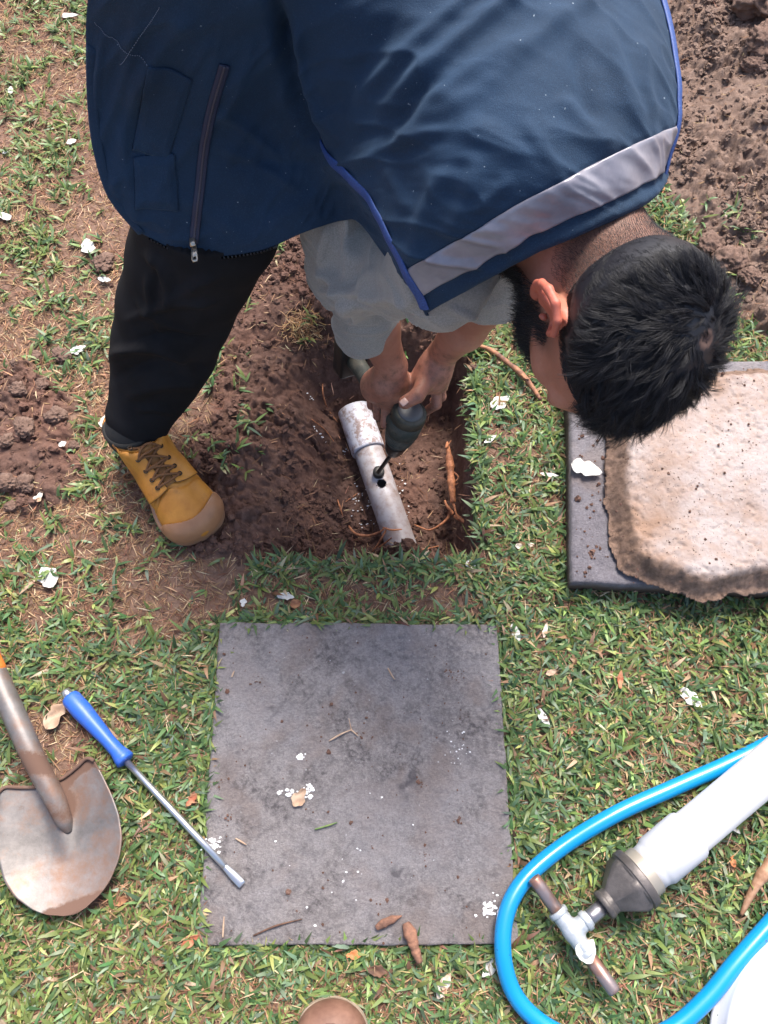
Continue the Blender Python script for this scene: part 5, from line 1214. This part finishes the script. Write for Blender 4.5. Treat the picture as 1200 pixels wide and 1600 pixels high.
ZM = M('zip_metal').out((.50, .44, .36), .3, metal=.85)
q, nn = atpx(304, 374, .006); qq = P(304, 374, q[2]); dn_ = nz(P(303, 402, q[2]-.004)-q)
sd_ = nz(np.cross(nn, dn_)); V = []
b1 = box(q, (.0075, .012, .004), ax=np.array([sd_, dn_, np.cross(sd_, dn_)]))
outl = [(-.0032, .004), (.0032, .004), (.0044, .012), (.0046, .024), (.0030, .0275), (-.0030, .0275), (-.0046, .024), (-.0044, .012)]; hole = [(a*.45, .0215+(b-.0155)*.16) for a, b in outl]
uu = np.cross(sd_, dn_); ring = [[q+sd_*a+dn_*b+uu*h for a, b in outl] for h in (.002, .0034)]; hl = [[q+sd_*a+dn_*b+uu*h for a, b in hole] for h in (.002, .0034)]
V = np.array(ring[0]+ring[1]+hl[0]+hl[1]); F = []
for i in range(8): j = (i+1) % 8; F += [[i, j, j+8, i+8], [i+8, j+8, j+24, i+24], [i+16, i+24, j+24, j+16], [j, i, i+16, j+16]]
v, f = cat_(b1, (V, F)); obj('zip_pull', v, f, ZM, vest)
# flap pocket on the side panel: a raised rectangle following the cloth, and its lower bag
def cloth_patch(c00, c10, c11, c01, nu, nv, lift, name, m_, puff=.003, edge=.002):
    V = []
    NN = []
    for i in range(nu):
        for j in range(nv):
            a, b = i/(nu-1), j/(nv-1); x = (1-a)*((1-b)*c00[0]+b*c01[0])+a*((1-b)*c10[0]+b*c11[0]); y = (1-a)*((1-b)*c00[1]+b*c01[1])+a*((1-b)*c10[1]+b*c11[1])
            q, n_ = atpx(x, y); V.append(q); NN.append(n_)
    V = np.array(V).reshape(nu, nv, 3); NN = np.array(NN).reshape(nu, nv, 3)
    for _ in range(8):
        for A in (V, NN): A[1:-1] = (A[:-2]+2*A[1:-1]+A[2:])/4; A[:, 1:-1] = (A[:, :-2]+2*A[:, 1:-1]+A[:, 2:])/4
    NN /= np.linalg.norm(NN, axis=2)[..., None]
    a = np.linspace(0, 1, nu)[:, None]; b = np.linspace(0, 1, nv)[None]; e_ = np.minimum(np.minimum(a, 1-a)*6, np.minimum(b, 1-b)*6); e_ = np.clip(e_, 0, 1); V = V+NN*(lift+puff*e_+.0012*fbm(V.reshape(-1, 3), 25, 2, seed=5).reshape(nu, nv))[..., None]
    V = V.reshape(-1, 3); F = gridF(nu, nv); F = F[:, ::-1] if (vnorm(V, F)*NN.reshape(-1, 3)).sum() < 0 else F
    return obj(name, V, F, m_, vest, solid=.0022, attrs={'side': np.full(len(V), .6)})
cloth_patch((234, 92), (300, 122), (262, 250), (208, 232), 30, 40, .0018, 'pocket_flap', VEST, .004)
cloth_patch((210, 244), (272, 238), (280, 328), (213, 322), 26, 36, .0014, 'pocket', VEST, .0038)
STI = M('stitching').out((.16, .19, .25), .8)
def stitches(pts, n, name='stitching'):
    A, B = cloth_line(pts, n*2, .0012); ms = []
    for k in range(0, 2*n-1, 2): ms.append(tube(np.array([A[k], A[k+1]]), .00045, 5))
    v, f = cat_(*ms); return obj(name, v, f, STI, vest)
stitches([(148, 34), (165, 52), (182, 62), (202, 78), (228, 92), (262, 118)], 46)
stitches([(250, 12), (236, 32), (222, 50), (205, 78), (190, 100)], 34)

from mathutils.kdtree import KDTree
ki = np.arange(NU*NU).reshape(NU, NU)[::3, ::3].ravel(); KD = KDTree(len(ki)); kr, kc = ki//NU, ki % NU
for n_i, i_ in enumerate(ki): KD.insert(vd[i_], n_i)
KD.balance(); edge_ = (kr < 4) | (kr > NU-5) | (kc < 4) | (kc > NU-5) | ((kr > 4*K-3) & (kc < 2*K+4))
def under_vest(V, gap=.004, reach=.10):
    V = V.copy()
    lo = vd.min(0)-.05; hi = vd.max(0)+.05; idx = np.where(((V > lo) & (V < hi)).all(1))[0]
    for i in idx:
        co, j, ds = KD.find(V[i])
        if ds > reach or edge_[j]: continue
        n_ = vN[ki[j]]; s = (V[i]-vd[ki[j]])@n_
        if s > -gap: V[i] = V[i]-n_*(s+gap)
    return V
body = bpy.data.objects['body']; bb = np.where((np.linalg.norm(bv-HC, axis=1) < .15)[:, None], bv, under_vest(bv, .012, .12))-WORLD['body']
body.data.vertices.foreach_set('co', bb.astype(np.float32).ravel()); body.data.update()
# ---- grey shirt: sleeves with folds and a body under the vest
sl_r = [cone(SHR+np.array([0, .0, -.01]), ELR, .060, .058, .03), cone(ELR, P(572, 500, .315), .060, .052, .03), cone(P(545, 400, .47), P(540, 330, .55), .062, .066, .03), cone(P(572, 500, .315), P(573, 524, .280), .050, .0475, .02), cone(P(610, 420, .53), P(560, 430, .44), .055, .050, .03)]
sv0, sf0 = sdf(sl_r+[cone(SPT, SHR, .085, .058, .04), cone(SPW, SPT, .112, .105, .05), cone(SPT, SHL, .082, .058, .04), cone(SPT, NKB, .095, .073, .03), cone(SHL, ELL_, .056, .050, .02), cone(ELL_, P(745, 478, .34), .049, .044, .02), cone(PEL, SPW, .117, .112, .05)], .0036); sv0 = relax(sv0, sf0, 2)
n_ = vnorm(sv0, sf0); w = sv0-np.array([0, 0, CAM_H]); zz_ = w@cF; px_s = 600+1200*(w@cR)/zz_; py_s = 800-1200*(w@cU)/zz_
def foldS(x0, y0, x1, y1, wd, amp, bend=0.0):
    dx, dy = x1-x0, y1-y0; L = math.hypot(dx, dy); t = ((px_s-x0)*dx+(py_s-y0)*dy)/L/L; s = ((px_s-x0)*dy-(py_s-y0)*dx)/L+bend*np.sin(np.clip(t, 0, 1)*math.pi)
    return amp*np.exp(-(s/wd)**2)*sstep(-.12, .2, t)*(1-sstep(.8, 1.12, t))
ds_ = .004*fbm(sv0, 11, 3, seed=55)+.0035*((1-np.abs(fbm(sv0*np.array([1, .5, 1.6]), 14, 2, seed=57)))**4-.5)+.0008*fbm(sv0, 30, 2, seed=56)
for f_ in [(500, 420, 560, 500, 8, .009, -12), (505, 455, 600, 470, 6, .007, -10), (575, 420, 560, 500, 9, .006, 6), (530, 300, 545, 430, 9, .008, -8), (512, 350, 505, 440, 9, .004, 5), (520, 470, 590, 488, 7, .0055, -10), (512, 490, 600, 500, 6, -.005, -10), (530, 515, 610, 505, 6, .0045, 8), (560, 440, 640, 480, 10, .0055, 8), (545, 400, 575, 470, 9, -.0035, 4), (620, 400, 650, 480, 10, .0035, 3), (540, 260, 560, 330, 8, .004, 2), (700, 480, 760, 500, 6, .003, 0), (600, 470, 640, 500, 6, -.004, 0)]: ds_ = ds_+foldS(*f_)
sv0 = sv0+n_*(1.6*ds_)[:, None]
sv0 = under_vest(sv0)
# open the sleeves at their cuffs, so the forearms come out of them
def cutopen(V, F, planes):
    keep = np.ones(len(F), bool); fc = V[F].mean(1)
    for o, d, r in planes: keep &= ~(((fc-o)@d > 0) & (np.linalg.norm(fc-o, axis=1) < r))
    F = F[keep]; us, inv = np.unique(F, return_inverse=True); return V[us], inv.reshape(F.shape), us
cr, dr_ = P(574, 527, .275), nz(WRR-ELR); cl_, dl_ = P(746, 484, .33), nz(WRL-ELL_)
sv0, sf0, us0 = cutopen(sv0, sf0, [(cr, dr_, .10), (cl_, dl_, .09)])
m = M('shirt'); c = m.mix(m.ramp(m.noise(500, 3, .7), [(.35, 0.), (.65, 1.)]), (.23, .215, .195), (.34, .32, .295)); c = m.mix(m.ramp(m.noise(5, 3), [(.4, 0.), (.7, .35)]), c, (.22, .20, .175))
SHIRT = m.out(c, .9, m.bump(m.noise(900, 2), .35, .0006), sheen=.25, spec=.2)
shirt = obj('shirt', sv0, sf0, SHIRT, MAN, solid=-.0022)
for o, d, r in ((cr, dr_, .0490), (cl_, dl_, .042)):
    a0 = nz(np.cross(d, [0, 0, 1.])); b0 = np.cross(d, a0); an = np.linspace(0, 2*math.pi, 48, endpoint=False)
    near = sv0[(np.linalg.norm(sv0-o, axis=1) < .09) & (np.abs((sv0-o)@d) < .006)]
    lc_ = near.mean(0) if len(near) > 10 else o; rel = near-lc_; th = np.arctan2(rel@b0, rel@a0); rr = np.linalg.norm(rel-np.outer(rel@d, d), axis=1)
    rs = np.array([np.median(rr[np.abs((th-a+math.pi) % (2*math.pi)-math.pi) < .25]) if (np.abs((th-a+math.pi) % (2*math.pi)-math.pi) < .25).any() else r for a in an]); rs = (np.roll(rs, 1)+rs+np.roll(rs, -1))/3
    prof = [(.001, 1.0), (-.001, 1.03), (-.010, 1.035), (-.014, 1.01), (-.006, .95), (.0, .96)]; V = []; F = []
    for t, s in prof: V.append(lc_+d*t+np.outer(np.cos(an)*rs*s, a0)+np.outer(np.sin(an)*rs*s, b0))
    V = np.vstack(V); kk = 48; F = [[i*kk+j, i*kk+(j+1) % kk, ((i+1) % 6)*kk+(j+1) % kk, ((i+1) % 6)*kk+j] for i in range(6) for j in range(kk)]
    obj('cuff', V, F, SHIRT, shirt)

# ---- black trousers
trz = [cone(HIPR, LR[5], .100, .098, .04), cone(LR[5], LR[4], .098, .094, .03), cone(LR[4], LR[3], .092, .088, .03), cone(LR[3], LR[2], .088, .084, .03), cone(LR[2], LR[1], .084, .070, .03), cone(LR[1], LR[0], .074, .060, .03),
       cone(PEL, HIPR, .112, .104, .05), cone(PEL, HIPL, .112, .104, .05), cone(PEL, PEL*.5+SPW*.5, .115, .112, .05), cone(HIPL, KNL, .10, .08, .04), cone(KNL, ANL+np.array([0, 0, .03]), .08, .058, .03)]
tv, tf_ = sdf(trz, .0042); tv = relax(tv, tf_, 2); n_ = vnorm(tv, tf_); w = tv-np.array([0, 0, CAM_H]); zz_ = w@cF; px_s = 600+1200*(w@cR)/zz_; py_s = 800-1200*(w@cU)/zz_
dt = .003*fbm(tv, 8, 3, seed=58)
for f_ in [(232, 395, 262, 480, 9, .008, -14), (262, 470, 310, 440, 9, .005, 6), (200, 500, 340, 470, 7, .005, -10), (215, 470, 300, 520, 6, .004, 8), (190, 540, 330, 530, 6, -.005, -12), (340, 430, 260, 470, 6, .004, 6), (230, 430, 250, 520, 6, .004, 4), (175, 555, 300, 575, 12, .012, -26), (178, 590, 320, 575, 10, -.007, -16), (200, 620, 310, 600, 9, .006, -10), (250, 400, 245, 540, 5, -.003, 6), (330, 420, 300, 560, 16, .004, 6), (215, 640, 270, 645, 6, .005, -5)]: dt = dt+foldS(*f_)
tv = under_vest(tv+n_*(1.4*dt)[:, None], .006, .14)
m = M('trouser_cloth'); TRO = m.out(m.mix(m.ramp(m.noise(8, 4), [(.35, 0.), (.65, 1.)]), (.010, .0098, .011), (.017, .0165, .019)), .88, m.bump(m.noise(900, 2), .25, .0005), spec=.12)
tr = obj('trousers', tv, tf_, TRO, MAN)

v_, f_s = sdf([cone(ANR-np.array([0, 0, .05]), ANR, .046, .049, .01), cone(ANR, LR[1], .049, .050, .01)], .003); obj('sock', v_, f_s, M('sock').out((.012, .012, .013), .9, None), MAN)
# ---- work boots
def make_boot(heel, toe, parent, welt=0., ysc=1.12, up_=None, name='boot', mats=None, top=.140, label=None, laces=True):
    heel = np.array(heel, float); toe = np.array(toe, float); L = np.linalg.norm((toe-heel)[:2]); f = nz(np.append((toe-heel)[:2], 0)); s = np.array([-f[1], f[0], 0])*-1; u = np.array([0, 0, 1.])
    gzv = heel[2]; B = lambda x, y, z: np.array([*heel[:2], gzv])+f*x*L+s*y*ysc+u*z           # x 0..1 heel to toe, y to the right, z up
    A = np.array([f, s, u])
    LEA, SOL, LAC, EYE, TON, CAP = mats
    q_ = ysc/1.12
    up = [ell(B(.80, .0, .034), (.062, .057*q_, .040), A, .02), ell(B(.62, .0, .048), (.075, .052*q_, .046), A, .02), ell(B(.30, .0, .040), (.085, .043, .044), A, .02), ell(B(.13, 0, .045), (.038, .035, .05), A, .02),
          cone(B(.58, 0, .062), B(.34, 0, .098), .034, .036, .02), cone(B(.20, 0, .06), B(.20, 0, .10), .040, .041, .02), cone(B(.34, 0, .095), B(.27, 0, top), .040, .044, .02), cone(B(.17, 0, .09), B(.21, 0, top), .041, .045, .02), cut(ell(B(.5, 0, -.055), (.30, .1, .068), A, .004))]
    v, F = sdf(up, .0028); v = relax(v, F, 1); l = (v-B(0, 0, 0))@A.T; n_ = vnorm(v, F)
    x = l[:, 0]/L; y = l[:, 1]; z = l[:, 2]
    crease = 0
    for xc, a_, sk in ((.655, .0035, .10), (.70, .0028, -.05), (.615, .0020, .3)): crease = crease-a_*np.exp(-((x-xc-sk*y*2+.02*np.sin(y*90))/.009)**2)*sstep(.02, .045, z)
    v = v+n_*(crease+.0008*fbm(v, 25, 3, seed=60))[:, None]
    v, F, us = cutopen(v, F, [(B(.23, 0, top), u, .12)])
    lt_ = (v-B(0, 0, 0))@A.T
    def tz(x_, y_, default=.07):
        k = (np.abs(lt_[:, 0]-x_*L) < .0042) & (np.abs(lt_[:, 1]-y_*ysc) < .0042)
        return lt_[k, 2].max() if k.any() else default
    root = obj(name, v, F, LEA, parent, solid=-.0025, label=label)
    # sole: outline swept with a rounded rand, rubber bumper over the toe
    out = np.array([(0, 0), (.01, .022), (.06, .036), (.2, .040), (.38, .037), (.55, .045), (.7, .055), (.82, .056), (.92, .047), (.98, .028), (1.005, 0), (.98, -.030), (.92, -.047), (.82, -.053), (.7, -.050), (.55, -.041), (.38, -.036), (.2, -.038), (.06, -.033), (.01, -.020)])
    oc = spline(out, 110, closed=True); lay = [(-.006, .97), (-.008, .90)] ; V = []; prof = [(.0, .97), (.004, 1.01), (.018, 1.02), (.021, 1.0), (.0225, 1.02), (.028, 1.0), (.031, .93)]
    ctr = np.array([.5, 0])
    for z_, sc in prof: V.append(np.array([B(.5+(a-.5)*(1+(sc-1)*.6+welt*.35), b*(sc+welt), z_) for a, b in oc]))
    k = len(oc); n = len(prof); Fs = [[i*k+j, (i+1)*k+j, (i+1)*k+(j+1) % k, i*k+(j+1) % k] for i in range(n-1) for j in range(k)]+[list(range(k)), list(range((n-1)*k, n*k))[::-1]]
    obj('sole', np.vstack(V), Fs, SOL, root)
    cp = [ell(B(.845, .0, .031), (.0475, .0615*q_, .0465), A, .01)]
    v, Fc = sdf(cp, .0018); l = (v-B(0, 0, 0))@A.T; kk = (l[:, 0]/L > .925-.11*(l[:, 1]/.055)**2) & (l[:, 2] > .022); Fc = Fc[kk[Fc].all(1)]; us, inv = np.unique(Fc, return_inverse=True); obj('toe_bumper', v[us], inv.reshape(Fc.shape), CAP, root, solid=.0035)
    if laces:
        # eyelet flaps either side of the tongue, eyelets, crossing laces and the loose bow
        X0, X1 = .33, .70
        tzc = np.array([max(tz(x_, y_) for y_ in (-.006, 0, .006)) for x_ in np.linspace(.26, .78, 30)]); surf_z = lambda x_: float(np.interp(x_, np.linspace(.26, .78, 30), tzc))
        for sd in (-1, 1):
            nn, mm = 30, 16; Z = np.zeros((nn, mm)); XY = np.zeros((nn, mm, 2))
            for i in range(nn):
                for j in range(mm):
                    a = i/(nn-1); b = j/(mm-1); x_ = X0-.03+(X1-X0+.03)*a-.035*(b**2)*(a > .8)*(a-.8)*5*0; w_ = .009+.031*b+.006*a*b; x_ -= .05*max(0, a-.7)*(1-b)**2*0
                    if a > .75: x_ -= (a-.75)*L*.5*(abs(b-.35)/.65)**2.2
                    XY[i, j] = (x_, sd*w_); Z[i, j] = tz(x_, sd*w_, .04)
            for _ in range(4): Z[1:-1] = (Z[:-2]+2*Z[1:-1]+Z[2:])/4; Z[:, 1:-1] = (Z[:, :-2]+2*Z[:, 1:-1]+Z[:, 2:])/4
            V = np.array([B(XY[i, j, 0], XY[i, j, 1], Z[i, j]+.0042) for i in range(nn) for j in range(mm)]); F = gridF(nn, mm); F = F if sd < 0 else F[:, ::-1]; obj('lace_flap', V, F, LEA, root, solid=.0042); VG = V.reshape(nn, mm, 3); rim_ = np.vstack([VG[:, 0], VG[-1], VG[::-1, -1]]); tv_, tf2 = tube(spline(rim_[::3]+u*.0012, 90), .0011, 6); obj('flap_edge', tv_, tf2, EDGE_SHADE, root)  # dark line painted in for the shade along the flap edges
        tg_ = [(x_, y_) for x_ in np.linspace(X0-.03, X1-.02, 24) for y_ in np.linspace(-.012, .012, 9)]; V = np.array([B(a_, b_, tz(a_, b_, .05)+.0012) for a_, b_ in tg_]); F = gridF(24, 9)[:, ::-1]; obj('tongue', V, F, TNG, root, solid=.0015)
        LM = []; EM = []; ye = .0215; xs = [.655, .595, .53, .465, .40]
        for k, x_ in enumerate(xs):
            p0 = []
            for sd in (-1, 1):
                e = B(x_, sd*ye, tz(x_, sd*ye)+.0072); p0.append(e); a = np.linspace(0, 2*math.pi, 15); EM.append(tube(e+f*(np.cos(a)*.0036)[:, None]+s*(np.sin(a)*.0036)[:, None]+u*.0004, .0014, 6, cap=False))
            h_ = surf_z(x_)+.0078
            LM.append(tube(spline([p0[0]-u*.001, B(x_+.012, -.010, h_), B(x_+.016, 0, h_+.0005), B(x_+.012, .010, h_), p0[1]-u*.001], 20), .0023, 8))
            if k < 4:
                q0 = B(xs[k+1], -ye, tz(xs[k+1], -ye)+.005); LM.append(tube(spline([p0[1], B(x_-.018, .008, surf_z(x_-.02)+.0075), B(x_-.045, -.008, surf_z(x_-.045)+.0075), q0], 20), .0023, 8))
                q1 = B(xs[k+1], ye, tz(xs[k+1], ye)+.005); LM.append(tube(spline([p0[0], B(x_-.018, -.008, surf_z(x_-.02)+.0105), B(x_-.045, .008, surf_z(x_-.045)+.0105), q1], 20), .0023, 8))
        kn = B(.365, .0, surf_z(.365)+.012)
        LM.append(tube(spline([kn, kn+f*.02-s*.022+u*.006, kn+f*.055-s*.036-u*.006, kn+f*.062-s*.028-u*.008, kn+f*.03-s*.010+u*.002, kn], 40), .0023, 8))
        LM.append(tube(spline([kn, kn-f*.005+s*.03+u*.010, kn-f*.020+s*.060+u*.004, kn-f*.010+s*.062+u*.0, kn+f*.006+s*.020, kn], 40), .0023, 8))
        LM.append(tube(spline([kn, kn+f*.03-s*.020+u*.0, kn+f*.075-s*.046-u*.022], 24), .0023, 8))
        LM.append(tube(spline([kn, kn+f*.012+s*.034+u*.002, kn+f*.035+s*.062-u*.03, kn+f*.055+s*.080-u*.060], 30), .0025, 8))
        LM.append((lambda a: (a[0], a[1].tolist()))(sdf([ell(kn, (.007, .009, .006), A, .003)], .0016)))
        v, F = cat_(*LM); obj('laces', v, F, LAC, root)
        for v, F in EM: obj('eyelet', v, F, EYED, root)
        # padded dark collar at the outer ankle and tongue
        a = np.linspace(0, 2*math.pi, 40, endpoint=False); cc = np.array([B(.225+.17*math.cos(t), .041*math.sin(t), top-.002+.006*math.cos(t)) for t in a]); v, F = tube(np.vstack([cc, cc[:1]]), .0055, 10, cap=False); obj('collar', v, F, TON, root)
    return root
EDGE_SHADE = M('flap_edge_shade').out((.10, .045, .015), .7); EYED = M('eyelet_dark').out((.045, .03, .02), .35, metal=.6); TNG = M('tongue').out((.30, .13, .03), .6)  # tongue leather is darkened: the shade between the flaps is in its colour
m = M('boot_leather'); c = m.mix(m.ramp(m.noise(16, 5, .65), [(.35, 0.), (.65, 1.)]), (.44, .165, .020), (.60, .26, .040)); c = m.mix(m.ramp(m.noise(40, 6, .7), [(.58, 0.), (.74, .55)]), c, (.22, .09, .03))
LEA = m.out(c, .46, m.bump(m.math('ADD', m.noise(45, 6, .65), m.math('MULTIPLY', m.noise(300, 4), .4)), .4, .0016), spec=.45)
m = M('boot_rubber'); SOL = m.out(m.mix(m.ramp(m.noise(24, 5), [(.4, 0.), (.68, 1.)]), (.40, .21, .12), (.28, .15, .085)), .5, m.bump(m.noise(120, 4), .3, .001))
m = M('boot_bumper'); CAP = m.out(m.mix(m.ramp(m.noise(24, 5), [(.4, 0.), (.68, .8)]), (.40, .195, .095), (.29, .14, .07)), .38, m.bump(m.noise(120, 4), .2, .001))
LAC = M('lace').out((.17, .075, .028), .8); EYE = M('eyelet').out((.20, .14, .09), .4, metal=.8); TON = M('boot_lining').out((.014, .013, .011), .8)
bh, bt = P(205, 690, .0), P(318, 850, .0); zg = float(G(*((bh+bt)/2)[:2]))
L0 = .282; tl = TOER.copy(); heel = tl-FDR*L0
heel[2] = zg+.002; tl[2] = zg
make_boot(heel, tl, MAN, mats=(LEA, SOL, LAC, EYE, TON, CAP), label='right tan leather boot with brown laces and pale rubber toe')
lh = np.array([.0-.03, 1.43+.06, 0]); lh[2] = float(G(lh[0], lh[1]))+.001; lt = lh+nz(np.array([.45, -.9, 0]))*.282
make_boot(lh, lt, MAN, mats=(LEA, SOL, LAC, EYE, TON, CAP))

# ================================================================ drill held in both hands
t_ = thing('power_drill', DR1, 'dark olive cordless drill held in both hands, its cutter on the pipe', 'drill')
Dn = nz(DR1-DR0); Sx = nz(np.cross(Dn, cF)); Up = np.cross(Sx, Dn); Lb_ = np.linalg.norm(DR1-DR0)
DA = np.array([Sx, Up, Dn]); D_ = lambda x, y, z: DR0+Sx*x+Up*y+Dn*z
m = M('drill_casing'); DRC = m.out(m.mix(m.ramp(m.noise(34, 6, .7), [(.45, 0.), (.68, .8)]), (.040, .042, .034), (.115, .095, .07)), .55, m.bump(m.noise(260, 4), .4, .0008), spec=.35)
prof = [(.004, .0), (.004, .026), (.006, .0292), (.010, .0300), (.0285, .0308), (.0290, .0292), (.0310, .0292), (.0315, .0310), (.070, .0302)]
for k in range(5): z0 = .074+k*.0062; r0 = .0300-k*.0009; prof += [(z0, r0), (z0+.0005, r0-.0018), (z0+.0024, r0-.0018), (z0+.0029, r0-.0004)]
prof += [(.108, .0250), (.116, .0215), (.117, .0)]
v, F = lathe(D_(0, 0, 0), D_(0, 0, 1), prof, 56); v = np.array(v); l = (v-DR0)@DA.T; v = v+Sx*(l[:, 0]*.10)[:, None]
body = obj('motor_housing', v, F, DRC, t_)
v, F = lathe(D_(0, 0, 0), D_(0, 0, 1), [(-.002, .0), (-.002, .018), (.0, .0225), (.003, .0245), (.006, .0245), (.006, .0)], 40); obj('end_cap', v, F, M('drill_cap').out((.085, .085, .088), .5), t_)
ms = [tube(np.array([D_(.0312*math.cos(a)*1.1, .0312*math.sin(a), z) for a in (t0, t0+.01)]), .0022, 8) for t0 in (1.2, 2.2, 3.6) for z in (.022, .060)]
for v, F in ms: obj('screw', v, F, M('screw').out((.03, .03, .03), .3, metal=.7), body)
CH = M('drill_dark').out((.022, .020, .018), .4, metal=.3)
Lz = Lb_
v, F = lathe(D_(0, 0, .112), D_(0, 0, 1), [(0, .015), (0, .0225), (.006, .0235), (.012, .0235), (.013, .0215), (.030, .0205), (.046, .0155), (.050, .012), (.050, .004)], 36); obj('chuck', v, F, CH, t_)
ce_ = D_(0, 0, .160); bitv = nz(DRT-ce_)
v, F = lathe(ce_, DRT, [(0, .0045), (.004, .0045), (np.linalg.norm(DRT-ce_), .0045), (np.linalg.norm(DRT-ce_)+.001, .002)], 16); obj('drill_bit', v, F, CH, t_)
pc_ = pa+ax*(hc-.024); cutc = pc_+up*.0335; tdn = -up
v, F = lathe(cutc+up*.014, cutc-up*.004, [(0, .0035), (0, .0115), (.001, .0125), (.016, .0128), (.0165, .011), (.0165, .0)], 32); obj('hole_cutter', v, F, CH, t_)
GA = D_(-.004, -.012, .05); GB = P(552, 560, .06)
hd = [cone(GA, GA*.3+GB*.7, .0185, .0165, .006), cone(GA*.3+GB*.7, GB, .0165, .019, .006)]
v, F = sdf(hd, .0022); obj('grip', v, F, DRC, t_)
gd = nz(GB-GA); gs = nz(np.cross(gd, Dn)); gu = np.cross(gs, gd); v, F = box(GB+gd*.012, (.062, .085, .042), ax=np.array([gs, gu, gd])); obj('battery', v, F, CH, t_, bevel=.005)

# ================================================================ the photographer's boots at the bottom edge
m = M('brown_leather'); BL = m.out(m.mix(m.ramp(m.noise(20, 5, .65), [(.4, 0.), (.66, 1.)]), (.13, .062, .042), (.22, .115, .08)), .6, m.bump(m.noise(90, 6, .65), .4, .0012))
m = M('welt'); WL = m.out(m.mix(m.ramp(m.noise(70, 4), [(.4, 0.), (.7, 1.)]), (.42, .33, .25), (.30, .22, .16)), .7, m.bump(m.noise(200, 4), .4, .001))
for px0, py0, lb in ((520, 1564, 'round brown leather boot toe with pale welt, in front of the slab'), (-34, 1586, 'brown boot barely in view at the lower left corner of the photo')):
    w = P(px0, py0, .02); tl = np.array([w[0], w[1], .0]); hl = tl-np.array([0, .285, 0]); z0 = float(G(tl[0], tl[1])); hl[2] = z0; tl[2] = z0
    bt_ = make_boot(hl, tl, None, name='boot', mats=(BL, WL, LAC, EYE, TON, BL), laces=False, welt=.05, ysc=.97); bt_['label'] = lb; bt_['category'] = 'boot'; bt_['group'] = 'boots of the person taking the photo'
